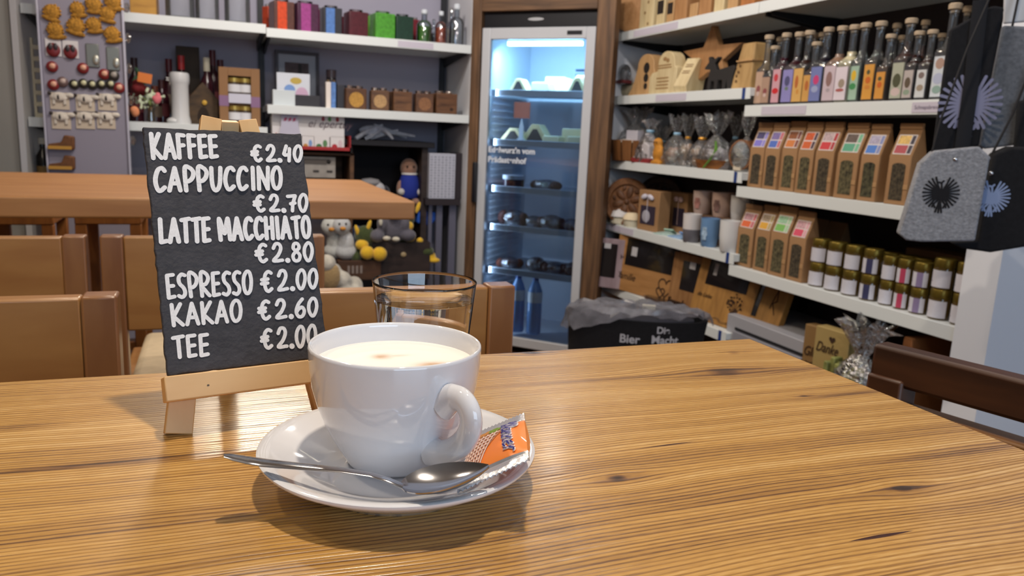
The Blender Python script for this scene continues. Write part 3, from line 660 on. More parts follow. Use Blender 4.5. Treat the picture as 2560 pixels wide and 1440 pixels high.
for w_, q0, q1, q2_, q3 in WORDS:
    A, B, Cc, D = [bpt(*p) for p in (q0, q1, q2_, q3)]
    gap = .20; tot = sum(GLY[c][0] for c in w_) + gap * (len(w_) - 1) + (.22 if '€' in w_ else 0); x_ = 0
    b = MB(); b.nrm = Vector((0, -1, 0))
    for ch in w_:
        wd, sts = GLY[ch]
        for st_ in sts:
            pl = []
            for u, v in smooth_line(st_):
                s = (x_ + u * wd * (.80 if ch in 'EF' else .90)) / tot
                pl.append((s, v + random.uniform(-.006, .006)))
            def PP(s, v): return Vector((A[0] + (B[0] - A[0]) * s, -.0004, A[1] + (B[1] - A[1]) * s)).lerp(Vector((D[0] + (Cc[0] - D[0]) * s, -.0004, D[1] + (Cc[1] - D[1]) * s)), 1 - v)
            b.ribbon([pl], .0038 if ch == '.' else (.0029 if w_ in ('KAFFEE', 'CAPPUCCINO', 'LATTE', 'MACCHIATO') else .0025), PP)
        x_ += wd + gap + (.22 if ch == '€' else 0)
    b.out('lettering', chalk, sl_, smooth=0)
es = thing('table_easel', 'small pale beech easel on the table holding the slate menu', 'easel', BO, rot=brot)
def bar(name, p0, p1, w0, w1, y0, y1, m):
    d = Vector((p1[0] - p0[0], 0, p1[1] - p0[1])).normalized(); e = Vector((d.z, 0, -d.x))
    a, c = Vector((p0[0], 0, p0[1])), Vector((p1[0], 0, p1[1])); P4 = [a - e * w0 / 2, a + e * w0 / 2, c + e * w1 / 2, c - e * w1 / 2]
    return MB().prism([(p.x, p.z) for p in P4], y0, y1).out(name, m, es, bevel=.0006)
vb = -(BO.z - T) / math.cos(ph)
zt = BH + .0115
bar('front_leg', (.0040, vb + .0035), (.0450, zt), .0165, .0135, .0046, .0126, beech)
bar('front_leg', (BW - .004, vb + .0035), (.0690, zt - .0005), .0165, .0125, .0046, .0126, beech)
# back leg: hinged between the two, its foot on the table behind
ft = Vector((BO.x, BO.y, T)) + bu * .057 + nn * .098
fl = Vector(((ft - BO).dot(bu), (ft - BO).dot(bn_), (ft - BO).dot(bv)))
tp = Vector((.0572, .0086, zt - .001)); d = (fl - tp).normalized(); e = Vector((1, 0, 0)); f_ = d.cross(e).normalized()
vs = [p + e * sx * .0060 + f_ * sy * .004 for p in (fl - d * .0045, tp) for sx, sy in ((-1, -1), (1, -1), (1, 1), (-1, 1))]
MB().add(vs, [(0, 1, 2, 3), (4, 5, 6, 7), (0, 1, 5, 4), (1, 2, 6, 5), (2, 3, 7, 6), (3, 0, 4, 7)]).out('back_leg', beech, es, bevel=.0006)
MB().box(-.0035, BW + .004, -.0105, .0046, -.0165, -.0008).out('ledge', beech_h, es, bevel=.0008)
MB().disc(.0215, -.0095, .0008, .0006, -.0107, 8).out('nail_head', mat('#5a4630', .5), es)
# ------------------------------------------------------------------ tables and chairs behind
plank = wood('#b58250', '#996638', (3, 26, 26), .42, (.25, .75))
t2 = thing('dining_table', 'high wooden table in the middle of the shop, thick plain top', 'table', (-.25, 2.60, 0))
MB().box(-1.30, .770, -.435, .47, T - .052, T).out('table_top', plank, t2, bevel=.006, segs=3)
for sx in (-1.05, .30):
    for sy in (-.20, .30): MB().box(sx - .035, sx + .035, sy - .035, sy + .035, 0, T - .05).out('leg', legm, t2, bevel=.003)
ch_l = wood('#ac7c45', '#976534', (5, 30, 30), .4, (.25, .8), .35); ch_d = wood('#93643a', '#7b4c2a', (30, 30, 6), .4, (.25, .8), .35); cream = mat('#c9b79a', .85, noise=(40, .1))
def chair(loc, rz, lab, w=.415, top=1.008, ph=.175, flush=True, cush=True, grp='high beech chairs round the tables', pm=None, dm=None):
    """backrest plane at local y=0, seat towards +y"""
    pm = pm or ch_l; dm = dm or ch_d
    t = thing('dining_chair', lab, 'chair', loc, rz, grp); sh = .66
    MB().box(-w / 2 + .036, w / 2 - .036, -.012, .012, top - ph, top - .002).out('backrest', pm, t, bevel=.003)
    for s in (-1, 1):
        MB().box(s * w / 2 - (.036 if s > 0 else 0), s * w / 2 + (.036 if s < 0 else 0), -.016, .016, 0, top).out('back_post', dm, t, bevel=.003)
        MB().box(s * (w / 2 - .018) - .018, s * (w / 2 - .018) + .018, .37, .405, 0, sh).out('leg', dm, t, bevel=.003)
        MB().box(s * (w / 2 - .018) - .010, s * (w / 2 - .018) + .010, .016, .37, .22, .25).out('stretcher', dm, t)
    MB().box(-w / 2, w / 2, .016, .42, sh, sh + .025).out('seat', pm, t, bevel=.004)
    if cush: MB().box(-w / 2 + .02, w / 2 - .02, .03, .41, sh + .025, sh + .065, .012, .012).out('cushion', cream, t, bevel=.012, segs=3)
    return t
cy = .95
xa = at(300, 800, y=cy).x; xb = at(1276, 780, y=cy).x
chair((xa - .2075, cy, 0), PI, 'beech chair at the far side of the front table, left of the menu slate')
chair((xb - .2075, cy, 0), PI, 'beech chair behind the water glass at the far side of the front table')
cy2 = 1.50
xc = at(254, 640, y=cy2).x; xd = at(219, 640, y=cy2).x
xe = at(809, 640, y=cy2).x
chair(((xc + xe) / 2, cy2, 0), 0, 'beech chair behind the menu slate, tucked to the middle table', w=xe - xc, top=1.0, ph=.17)
chair((xd - .2075, cy2, 0), 0, 'beech chair at the left picture edge, tucked to the middle table', top=1.0, ph=.17)
oak = wood('#a9692c', '#8a5220', (30, 30, 6), .5)
for px0, px1, lab in ((185, 352, 'orange wood stool under the middle table, the one left of the menu slate'), (-60, 132, 'orange wood stool under the middle table at the left picture edge')):
    a = at(px0, 545, y=3.30); c = at(px1, 545, y=3.30); w_ = c.x - a.x; zt_ = at((px0 + px1) / 2, 532, y=3.30).z
    t = thing('bar_stool', lab, 'stool', ((a.x + c.x) / 2, 3.30, 0), 0, 'wooden stools beyond the middle table')
    MB().box(-w_ / 2, w_ / 2, 0, .32, zt_ - .045, zt_).out('seat', oak, t, bevel=.004)
    for sx in (-1, 1):
        for sy in (.02, .30): MB().box(sx * (w_ / 2 - .02) - .02, sx * (w_ / 2 - .02) + .02, sy - .018, sy + .018, 0, zt_ - .045).out('leg', oak, t, bevel=.003)
    MB().box(-w_ / 2 + .02, w_ / 2 - .02, .01, .03, .30, .33).out('footrest', oak, t)
# dark chair at the right end of the front table, back towards the room
dk = wood('#54301a', '#341b0e', (30, 5, 30), .45); dk_lit = wood('#8a5c2c', '#63401c', (30, 5, 30), .45)  # second wood is a golden copy: light on the lower rail, painted in
CZ = math.radians(15.6); L2 = .21; fe = at(2194, 890, x=.62); xr = .62 + L2 * math.sin(CZ); yr = fe.y - L2 * math.cos(CZ)
t = thing('dining_chair', 'dark brown chair with open back at the right end of the front table', 'chair', (xr, yr, 0), CZ)
zt_ = at(2198, 854, x=.62).z
b = MB().box(-.012, .012, -L2, L2, zt_ - .038, zt_); b.out('top_rail', dk, t, bevel=.004)
MB().box(-.014, .014, -L2 + .03, L2 - .03, zt_ - .072, zt_ - .056).out('back_rail', dk_lit, t, bevel=.003)
for s in (-1, 1):
    MB().box(-.016, .016, s * L2 - (.036 if s > 0 else 0), s * L2 + (.036 if s < 0 else 0), 0, zt_ - .030).out('back_post', dk, t, bevel=.003)
    MB()  .box(-.325, -.29, s * (L2 - .018) - .018, s * (L2 - .018) + .018, 0, .66).out('leg', dk, t, bevel=.003)
MB().box(-.33, -.016, -L2, L2, .66, .69).out('seat', dk, t, bevel=.004)
# ------------------------------------------------------------------ back wall, top shelf: coloured square candles
def candle(pl, pr, pt, pb, hexl, lab, off=.10, lid=True, turn=PI / 4, z=BT, dark=None, nz=.25):
    l, w, h = fit('B', off, pl, pr, pt, pb, z)
    s = w / (math.sqrt(2) if abs(turn) > .5 else 1.0)
    t = thing('square_candle', lab, 'candle', l, turn, 'coloured square candles on the top shelf')
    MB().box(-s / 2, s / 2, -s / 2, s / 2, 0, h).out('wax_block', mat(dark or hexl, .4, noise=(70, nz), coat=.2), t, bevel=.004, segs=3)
    if dark: MB().box(-s * .34, s * .12, -s / 2 - .002, -s / 2 + .004, .003, h - .003).out('lit_face', mat(hexl, .35, noise=(70, .2), coat=.2), t, bevel=.002)  # brighter panel paints the lit side onto wax darkened for shade
    MB().lathe([(0, h), (s * .30, h), (s * .36, h + .012), (s * .34, h + .012), (s * .28, h + .003), (0, h + .003)], 20).out('glass_insert', film('#ffffff', .35, .05), t)
    MB().tube([(0, 0, h), (0, .001, h + .009)], .0012, 5).out('wick', mat('#d8d2c4'), t)
    return t
candle(655, 684, 17, 57, '#a83c20', 'small orange square candle, leftmost on the coloured candle shelf', off=.26)
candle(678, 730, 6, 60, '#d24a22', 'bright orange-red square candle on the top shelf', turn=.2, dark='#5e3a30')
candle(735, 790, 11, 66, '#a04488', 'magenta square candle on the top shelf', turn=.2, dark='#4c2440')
candle(786, 812, 26, 70, '#6e2348', 'dark pink square candle standing behind the magenta candle', off=.28)
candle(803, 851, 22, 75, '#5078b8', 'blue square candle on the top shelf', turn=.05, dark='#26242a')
candle(852, 876, 42, 74, '#57202c', 'small wine-coloured square candle tucked behind the dark red one', off=.28)
candle(865, 914, 32, 79, '#521a24', 'dark red square candle on the top shelf', turn=.15)
candle(916, 934, 41, 78, '#5a9a34', 'moss green square candle tucked behind the bright green one', off=.26, turn=.1)
candle(931, 981, 36, 86, '#4f9a30', 'bright green square candle on the top shelf', turn=.12)
candle(983, 1027, 43, 91, '#1b3a2c', 'dark green square candle on the top shelf', turn=.12)
candle(1026, 1046, 50, 90, '#7a1c2a', 'narrow red candle behind the dark green candle', off=.24, turn=.1)
def carafe(pl, pr, pt, pb, hexl, lab, off=.09, fill=.62, z=BT, wall='B', frost=False):
    l, w, h = fit(wall, off, pl, pr, pt, pb, z); r = w / 2
    t = thing('glass_bottle', lab, 'bottle', l, 0, 'small corked bottles on the candle shelf')
    MB().lathe([(0, 0), (r, 0), (r, h * .55), (r * .8, h * .64), (r * .36, h * .70), (r * .36, h * .86), (r * .45, h * .88), (0, h * .88)], 18).out('glass', film('#e6eef4', .15, .05), t)
    if fill: MB().lathe([(0, .003), (r * .93, .003), (r * .93, h * .5), (0, h * .5)], 18).out('filling', mat(hexl, .4, noise=(60, .45)), t)
    MB().lathe([(0, h * .86), (r * .40, h * .86), (r * .42, h * .98), (r * .3, h), (0, h)], 14).out('stopper', film('#f4f6fa', .45, .08) if not frost else mat('#dfe4ea', .2), t)
    return t
carafe(1042, 1079, 24, 94, '#4f8c30', 'small glass bottle filled green beside the dark green candle', frost=True)
carafe(1076, 1092, 48, 94, '#3a3540', 'narrow dark filled bottle between the green and orange bottles', off=.24)
carafe(1088, 1117, 28, 99, '#c9502a', 'small glass bottle filled orange-red near the shelf end', frost=True)
carafe(1123, 1160, 10, 105, '#ffffff', 'empty clear glass bottle at the right end of the candle shelf', fill=0, frost=True)
carafe(1118, 1138, 20, 92, '#c9b48a', 'pale bottle behind the clear bottle at the shelf end', off=.3)
# ---- middle shelf
l, w, h = fit('B', .42, 688, 798, 128, 250, BM)
t = thing('picture_frame', 'dark grey framed picture with white mount leaning at the back of the shelf', 'picture frame', l, 0, None, rot=(-.06, 0, 0))
b = MB(); f_ = .018
b.box(-w / 2, w / 2, -.012, .006, 0, f_).box(-w / 2, w / 2, -.012, .006, h - f_, h).box(-w / 2, -w / 2 + f_, -.012, .006, f_, h - f_).box(w / 2 - f_, w / 2, -.012, .006, f_, h - f_)
b.out('frame', mat('#4a454c', .5), t, bevel=.002)
MB().box(-w / 2 + f_, w / 2 - f_, -.004, .0, f_, h - f_).out('mount', mat('#a9acb6', .6), t)
MB().box(-w * .28, w * .26, -.006, -.004, h * .52, h * .80).mi(1).box(w * .02, w * .10, -.0065, -.006, h * .50, h * .78).out('print', [mat('#5c4a4a', .6, noise=(20, .4)), mat('#2f2622', .6)], t)
def boxy(name, wall, off, pl, pr, pt, pb, z, dep, m, lab, cat, group=None, bev=.003, rz=0.0, pats=None):
    l, w, h = fit(wall, off, pl, pr, pt, pb, z)
    b = MB().box(-w / 2, w / 2, 0, dep, 0, h); ms = [m]
    for i, (u0, u1, v0, v1, mm) in enumerate(pats or ()):
        ms.append(mm); b.mi(i + 1); b.disc(-w / 2 + w * (u0 + u1) / 2, h * (v0 + v1) / 2, w * (u1 - u0) / 2, h * (v1 - v0) / 2, -.0008 - .0003 * i)
    return tag(b.out(name, ms, None, l, RZ[wall] + rz, bevel=bev), lab, cat, group)
boxy('greeting_card_box', 'B', .16, 692, 775, 183, 256, BM, .03, mat('#dfe2ea', .6), 'white gift card box with yellow, blue and pink print', 'box', pats=[(.4, .75, .68, .88, mat('#c9ad55', .6)), (.22, .55, .36, .66, mat('#7d9fd6', .6)), (.55, .95, .1, .6, mat('#d8b3cc', .6))])
boxy('gift_box', 'B', .06, 682, 738, 225, 254, BM, .07, mat('#c9d0d4', .5), 'low pale white box in front of the printed card box', 'box')
boxy('gift_box', 'B', .06, 738, 800, 238, 258, BM, .09, mat('#2e2c31', .5), 'flat black box beside the low white box', 'box')
l, w, h = fit('B', .08, 815, 840, 205, 263, BM)
t = thing('wrapped_candle', 'slim white and blue wrapped candle on the middle shelf', 'candle', l)
MB().box(-w / 2, 0, 0, w * .8, 0, h).mi(1).box(0, w / 2, 0, w * .8, 0, h).out('wrap', [mat('#e3d8d0', .4), mat('#5f86c4', .4, noise=(60, .4))], t, bevel=.003)
for s in (-.3, .3): MB().lathe([(0, h), (w * .2, h), (w * .2, h + .012), (0, h + .015)], 10, (s * w, w * .4, 0)).out('ring', film('#ffffff', .5, .05), t)
l, w, h = fit('B', .22, 814, 842, 175, 258, BM)
t = thing('dark_bottle', 'dark bottle behind the blue wrapped candle', 'bottle', l)
MB().lathe([(0, 0), (w * .6, 0), (w * .6, h * .6), (w * .45, h * .72), (w * .42, h * .98), (0, h)], 16).out('glass', mat('#2a272d', .2), t)
MB().lathe([(w * .44, h * .8), (w * .46, h * 1.0), (0, h * 1.02)], 16).out('cap', mat('#4a3f44', .3), t)
boxy('black_box', 'B', .10, 842, 862, 212, 262, BM, .06, mat('#2f2e35', .5), 'narrow dark box right of the blue wrapped candle', 'box')
for i, (pl, pr, pt, pb, hx, dsk) in enumerate(((865, 917, 221, 265, '#6b4426', '#b98a3e'), (928, 973, 226, 270, '#7b5636', '#b48e5f'), (984, 1031, 229, 274, '#845a38', None), (1040, 1084, 234, 278, '#6f4a30', '#8a5e3c'), (1091, 1144, 234, 281, '#7d5434', '#3b2418'))):
    l, w, h = fit('B', .05, pl, pr, pt, pb, BM)
    t = thing('tealight_cube', '%s brown wooden tealight cube from the left%s' % (ORD[i], (', with a golden disc', ', with a pale heart disc', ', plain front', ', with a faint disc', ', with a dark knot')[i]), 'tealight holder', l, (.05, -.06, .04, -.03, .06)[i], 'wooden tealight cubes')
    MB().box(-w / 2, w / 2, 0, w, 0, h).out('block', wood(hx, '#4a2d1a', (6, 20, 30), .55), t, bevel=.004)
    if dsk:
        b = MB()
        if i == 4: b.disc(w * .22, h * .25, w * .09, w * .08, -.0012)
        else: b.disc(0, h * .47, w * .36, w * .36, -.0012, 24)
        b.out('inlay_disc', mat(dsk, .5, noise=(80, .3)), t)
    for s in (-.25, .2): MB().lathe([(0, h), (w * .2, h), (w * .22, h + .014), (w * .19, h + .014), (w * .17, h + .004), (0, h + .004)], 16, (s * w, w * .45, 0)).out('glass_cup', film('#ffffff', .4, .05), t)
# ---- below: crates, cabinet and soft toys
kraft = mat('#8a6848', .8, noise=(20, .08)); crate = wood('#6a4a30', '#4a311f', (4, 30, 30), .7)
zc = at(820, 450, y=YS + .05).z - .02
l, w, h = fit('B', .05, 690, 885, 380, 447, zc)
t = thing('wooden_crate', 'brown wooden crate with a pale label under the red tray', 'crate', l)
b = MB().box(-w / 2, w / 2, .28, .30, 0, h).box(-w / 2, -w / 2 + .016, 0, .30, 0, h).box(w / 2 - .022, w / 2, 0, .30, 0, h).box(-w / 2, w / 2, 0, .30, 0, .016).box(-w / 2, w / 2, 0, .30, h - .014, h)
b.out('crate_body', crate, t, bevel=.002)
o = MB().box(-.14, .105, .03, .04, .03, h - .025).out('label_panel', mat('#a39c94', .7, noise=(25, .15)), t)
MB().box(-.10, .06, .026, .031, h * .62, h * .78).out('panel_print', mat('#6c655f', .7), o)
for x in (-.09, -.01, .06): MB().box(x, x + .03, .028, .031, h * .35, h * .42).out('panel_print', mat('#3d3836', .7), o)
for x in (-.11, .07): MB().ell((x, .03, h * .70), (.012, .008, .012), 10).out('panel_knob', mat('#2e2826', .5), o)
tag(MB().box(-w / 2, w / 2, .0, .30, -.02, .0).mi(0).out('bench_board', crate, None, l), 'brown board carrying the crate with pale label', 'board')
tag(MB().box(-.02, .02, -.02, .28, 0, zc - .02).out('bench_trestle', crate, None, (l.x + w / 2 - .03, l.y, 0)), 'brown trestle under the board with the crate', 'trestle')
zr = l.z + h
l, w, h = fit('B', .03, 690, 877, 366, 381, zr)
t = thing('red_tray', 'red cardboard tray holding white printed cartons', 'tray', l)
hh = at(872, 340, y=YS + .03).z - zr
MB().box(-w / 2, w / 2, 0, .22, 0, .012).box(-w / 2, w / 2, 0, .006, 0, h).box(w / 2 - .006, w / 2, 0, .22, 0, hh).box(-w / 2, -w / 2 + .006, 0, .22, 0, hh).box(-w / 2, w / 2, .214, .22, 0, hh).out('tray_body', mat('#a82a2c', .5), t)
wc = mat('#e4e0df', .6); z1_ = zr + .012
for i, (pl, pr) in enumerate(((698, 752), (755, 785), (786, 824), (826, 861))):
    boxy('printed_carton', 'B', .05, pl, pr, 341, 374, z1_, .14, wc, '%s small white carton from the left in the red tray' % ORD[i], 'carton', 'printed cartons in the red tray', .002,
         pats=[(.1, .5, .05, .45, mat(('#c9b24a', '#c98f3f', '#3f7a4a', '#b9303a')[i], .6)), (.55, .85, .2, .75, mat(('#9fb6d8', '#7f9fd0', '#5f8a5a', '#d8c3c8')[i], .6))])
zb_ = z1_ + (at(760, 341, y=YS + .05).z - at(760, 374, y=YS + .05).z)
l, w, h = fit('B', .05, 680, 861, 284, 341, zb_)
t = thing('gift_carton', 'long white carton with small drawings and handwriting on the red tray', 'carton', l)
MB().box(-w / 2, w / 2, 0, .15, 0, h).out('carton', wc, t, bevel=.002)
text('handwriting', 'ei epertuy', .055, mat('#6a5560', .7), t, (-w * .02, -.001, h * .42), depth=.0002, shear=.35)
b = MB()
for x, hx in ((.20, 0), (.29, 1), (.40, 2)): b.mi(hx).disc(w * x, h * .80, .009, .013, -.001, 8)
b.out('drawing', [mat('#a04a5a', .7), mat('#5a9a5a', .7), mat('#a8434a', .7)], t)
l, w, h = fit('B', .02, 697, 752, 282, 335, zb_)
t = thing('paper_cutout', 'pale lilac jar-shaped tag leaning on the long white carton', 'tag', l, rot=(-.12, 0, 0))
MB().prism([(-w / 2, 0), (w / 2, 0), (w * .40, h * .45), (w * .36, h), (-w * .36, h), (-w * .40, h * .45)], 0, .004).out('card', mat('#b9b5c6', .6), t)
for x in (-.2, 0, .2): MB().prism([(w * x - .008, h * .62), (w * x + .006, h * .66), (w * x + .01, h * .8), (w * x - .004, h * .78)], -.001, 0).out('print', mat('#a5446a', .6), t)
# dark display cabinet
zd = .45
l, w, h = fit('B', .14, 872, 1068, 368, 610, zd); h = at(970, 352, y=YS + .14).z - zd
t = thing('display_cabinet', 'dark brown open display cabinet with stepped crates at the bottom of the back wall', 'cabinet', (l.x, l.y, 0))
dkw = wood('#3a2a24', '#241814', (5, 30, 30), .6); H = zd + h
MB().box(-w / 2 - .03, w / 2 + .03, -.03, .36, H - .03, H).out('cabinet_top', mat('#1c1a1f', .6), t, bevel=.004)
MB().box(-w / 2, -w / 2 + .02, 0, .34, 0, H - .03).box(w / 2 - .035, w / 2, 0, .34, 0, H - .03).out('side_board', dkw, t, bevel=.003)
MB().box(-w / 2 + .02, w / 2 - .035, .32, .34, 0, H - .03).out('back_board', mat('#1a1518', .8), t)
zs_ = at(1010, 500, y=YS + .2).z - .03
MB().box(-w / 2 + .02, w / 2 - .035, 0.01, .32, zs_ - .02, zs_).out('inner_shelf', dkw, t)
# white feathers / twigs on the cabinet
t = thing('white_twigs', 'bundle of white twigs lying on the dark cabinet top', 'decoration', (l.x - .04, l.y + .06, H))
b = MB()
for a, c in (((-.14, -.04, .005), (-.02, .0, .07)), ((-.02, 0, .07), (.06, -.06, .01)), ((-.02, 0, .05), (.20, .02, .03)), ((-.05, .02, .01), (.10, .0, .06)), ((-.1, 0, .04), (.02, .03, .085)), ((-.08, .01, .006), (.0, -.02, .06)), ((-.03, .03, .08), (.16, .05, .02))):
    b.tube([a, tuple((p + q) / 2 + random.uniform(-.012, .012) for p, q in zip(a, c)), c], [.011, .013, .006], 7)
b.ell((-.04, .02, .05), (.075, .03, .03), 12)
b.out('twig_bundle', mat('#e4e6ef', .7, noise=(60, .15)), t)
# perforated white panel
yp = YS + .10
z0_ = at(1105, 497, y=yp).z; l, w, h = fit('Y', yp, 1073, 1138, 384, 497, z0_)
t = thing('perforated_lantern', 'white dotted metal lantern panel on a dark stand right of the cabinet', 'lantern', (l.x, yp, z0_))
MB().box(-w / 2, w / 2, 0, .10, 0, h).out('panel', mat('#b9bac6', .5), t, bevel=.002)
b = MB()
for i in range(7):
    for j in range(16): b.disc(-w * .42 + i * w * .14, h * .05 + j * h * .058, .0035 if (i + j) % 2 else .0052, .004, -.0006, 6)
b.out('dot_pattern', mat('#77788a', .6), t, smooth=0)
MB().box(-w / 2 - .02, w / 2 + .03, -.01, .14, -.035, 0).box(w / 2 + .003, w / 2 + .04, .01, .14, 0, h + .005).out('dark_case', mat('#2a2125', .6), t)
MB().box(-w / 2 + .01, -w / 2 + .03, .03, .06, -z0_, -.035).box(-.02, .015, .03, .06, -z0_, -.035).box(w / 2 - .02, w / 2 + .02, .03, .06, -z0_, -.035).out('stand', mat('#6d6c7c', .4, metal=.3), t)
# soft toys -----------------------------------------------------------------------------------
yel = mat('#e3b52a', .9, sheen=.4, noise=(90, .12)); grn = mat('#3f4a24', .95, sheen=.4, noise=(90, .3)); gry = mat('#5f5c66', .95, sheen=.3, noise=(120, .15)); crm = mat('#cdc6b4', .95, sheen=.4, noise=(90, .1))
def toy(name, lab, cat, px, py, yy, z=None):
    p = at(px, py, y=yy)
    if z is not None: p.z = z
    return thing(name, lab, cat, p, 0), lambda ax, ay, d=0.0: (at(ax, ay, y=yy + d) - p)
MP = 4.55 / F * 1.05     # metres per pixel at the back wall
def blobs(name, m, par, els, rm=.006):
    b = MB()
    for c, r in els: b.ell(c, r, 12)
    return b.out(name, m, par, remesh=rm)
# toy in blue shirt inside cabinet
yy = YS + .24
t, q = toy('plush_doll', 'plush doll with brown head and blue shirt sitting in the dark cabinet', 'soft toy', 1022, 500, yy, zs_)
s_ = q(1022, 425).z + .0
b = blobs('body', mat('#9a7460', .95, sheen=.3), t, [((0, 0, .11), (.055, .045, .075)), (q(1022, 420), (.050, .045, .055)), ((-.03, -.03, .02), (.025, .05, .022)), ((.03, -.03, .02), (.025, .05, .022)), ((-.055, -.01, .09), (.02, .02, .05)), ((.055, -.01, .09), (.02, .02, .05))])
MB().lathe([(.050, .04), (.062, .06), (.060, .12), (.045, .165), (.038, .172)], 20).out('shirt', mat('#23348f', .9), t)
MB().lathe([(.036, .165), (.046, .172), (.044, .182), (.034, .182)], 18).out('collar', mat('#d6d2cc', .9), t)
for s in (-1, 1): MB().ell((.052 * s, -.035, .075), (.022, .022, .020), 10).out('cuff', mat('#c9c2ba', .9), t)
e = MB()
for s in (-1, 1): e.ell(Vector(q(1022, 418)) + Vector((.018 * s, -.043, .005)), .006, 8)
e.out('eyes', mat('#15110f', .3), t)
# black and white toy left of it
t, q = toy('plush_dog', 'black and white plush toy with pale cap in the dark cabinet', 'soft toy', 930, 470, YS + .2, zs_)
blobs('body', mat('#b9b7ba', .95, sheen=.3), t, [((0, 0, .06), (.07, .05, .06)), ((.03, -.02, .09), (.04, .035, .04)), ((-.05, -.02, .02), (.03, .03, .02)), ((.06, -.02, .02), (.03, .03, .02))])
blobs('patch', mat('#2a2a33', .95, sheen=.3), t, [((-.045, .0, .075), (.045, .045, .045)), ((.075, .01, .06), (.03, .04, .05))])
MB().lathe([(.055, .115), (.058, .125), (.045, .142), (0, .150)], 18, (-.01, 0, 0)).out('cap', mat('#8d8a8c', .9), t)
# two geese-like toys, under the middle table's edge
yy = YS + .02
zg = at(850, 650, y=yy).z
def gnome(pxh, pyh, pxb, lab, body, par_y):
    t, q = toy('plush_goose', lab, 'soft toy', pxb, 648, par_y, zg)
    h_ = q(pxh, pyh)
    blobs('body', body, t, [(h_, (.050, .045, .050)), (Vector((q(pxb, 600).x, .02, h_.z - .07)), (.026, .03, .05)), ((0, .02, .09), (.045, .045, .07)), ((0, .02, .045), (.060, .05, .045))])
    MB().ell(h_ + Vector((0, -.048, -.010)), (.016, .022, .010), 10).out('beak', mat('#c98a3a', .8), t)
    e = MB()
    for s in (-1, 1): e.ell(h_ + Vector((.017 * s, -.040, .014)), .006, 8)
    e.out('eyes', mat('#222226', .3), t)
    return t
gnome(826, 566, 838, 'white plush goose, left one of the pair below the middle table corner', mat('#c9c9c4', .95, sheen=.4, noise=(90, .12)), YS + .04)
gnome(854, 564, 866, 'white plush goose, right one of the pair below the middle table corner', mat('#c6c7c8', .95, sheen=.4, noise=(90, .12)), YS + .0)
# frog-like green and yellow toys
def frog(px, py, base, lab, yy, feet, ears, belly, name='plush_frog'):
    zz = at(px, base, y=yy).z
    t, q = toy(name, lab, 'soft toy', px, base, yy, zz)
    hp_ = q(px, py); b_ = max(.045, hp_.z * .45)
    blobs('body', grn, t, [(hp_, (.058, .05, .058)), ((0, .02, b_), (.055, .05, b_ + .01)), ((-.05, -.01, .03), (.03, .04, .035)), ((.05, -.01, .03), (.03, .04, .035))])
    for (fx, fy, r) in feet: blobs('foot', yel, t, [(q(fx, fy, -.07), (r * 1.05, r * .8, r))])
    for (ex, ey) in ears: MB().ell(q(ex, ey, -.02), (.012, .012, .034), 10, (0, .3 if ex > px else -.3, 0)).out('horn', yel, t)
    blobs('belly', yel, t, [(q(*belly, -.035), (.038, .03, .03))])
    return t
frog(912, 590, 655, 'green and yellow plush dragon sitting right of the white geese', YS + .02, ((918, 632, .038), (949, 635, .040)), ((893, 577), (922, 565)), (905, 612))
frog(1012, 545, 640, 'green and yellow plush dragon peeking out beside the table corner', YS + .10, ((1024, 590, .036), (1050, 602, .02)), ((1045, 519), (1000, 519)), (1018, 565))
t, q = toy('plush_mouse', 'grey plush mouse with pale muzzle sitting between the two dragons', 'soft toy', 985, 606, YS - .02, at(985, 606, y=YS - .02).z)
blobs('body', gry, t, [(q(985, 570, .03), (.065, .055, .085)), (q(985, 545, .03), (.050, .045, .05)), (q(943, 590), (.040, .045, .036)), (q(1020, 588), (.045, .045, .034)), (q(955, 560), (.028, .03, .045)), (q(1012, 560), (.028, .03, .045))])
for fx, fy in ((967, 596), (990, 598)): blobs('paw', crm, t, [(q(fx, fy, -.05), (.024, .02, .014))])
blobs('muzzle', crm, t, [(q(986, 536, -.03), (.034, .03, .022))])
blobs('arm_patch', crm, t, [(q(952, 555, -.03), (.012, .012, .026))])
tag(MB().prism([(-.06, 0), (.02, -.02), (.07, .045), (.06, .06), (-.05, .075)], 0, .10).out('blue_cloth_bag', mat('#2c5fc0', .8), None, at(1068, 558, y=YS + .16), bevel=.01), 'bright blue folded cloth beside the plush dragon', 'cloth')
tag(MB().ell((0, 0, 0), (.05, .05, .035), 12).ell((.03, -.03, -.02), (.04, .03, .015), 10).out('plush_turtle', [yel], None, at(1068, 640, y=YS + .05), remesh=.006), 'small yellow plush turtle at the right end of the crates', 'soft toy')
tag(MB().ell((0, 0, 0), (.045, .04, .03), 12).out('plush_turtle', grn, None, at(1066, 628, y=YS + .03), remesh=.006), 'small green plush turtle lying on the yellow one', 'soft toy')
tag(MB().ell((0, 0, 0), (.035, .04, .06), 12).ell((0, 0, .05), (.03, .03, .03), 10).out('plush_bird', mat('#27406e', .9, sheen=.3), None, at(893, 600, y=YS + .10), remesh=.006), 'dark blue plush bird between the geese and the green dragon', 'soft toy')
def crate_at(pl, pr, pt, pb, off, lab, dep=.10, m=None):
    z = at((pl + pr) / 2, pb, y=YS + off).z; l, w, h = fit('B', off, pl, pr, pt, pb, z)
    t = thing('wooden_crate', lab, 'crate', (l.x, l.y, z)); m = m or dkw
    MB().box(-w / 2, w / 2, 0, .02, 0, h).out('front_board', m, t, bevel=.002)
    MB().box(-w / 2, -w / 2 + .02, .02, dep, 0, h).box(w / 2 - .02, w / 2, .02, dep, 0, h).box(-w / 2, w / 2, dep, dep + .02, 0, h).box(-w / 2, w / 2, 0.02, dep, 0, .015).box(-w / 2 + .02, w / 2 - .02, .02, dep, h - .02, h - .008).out('crate_box', m, t)
    return t, w, h
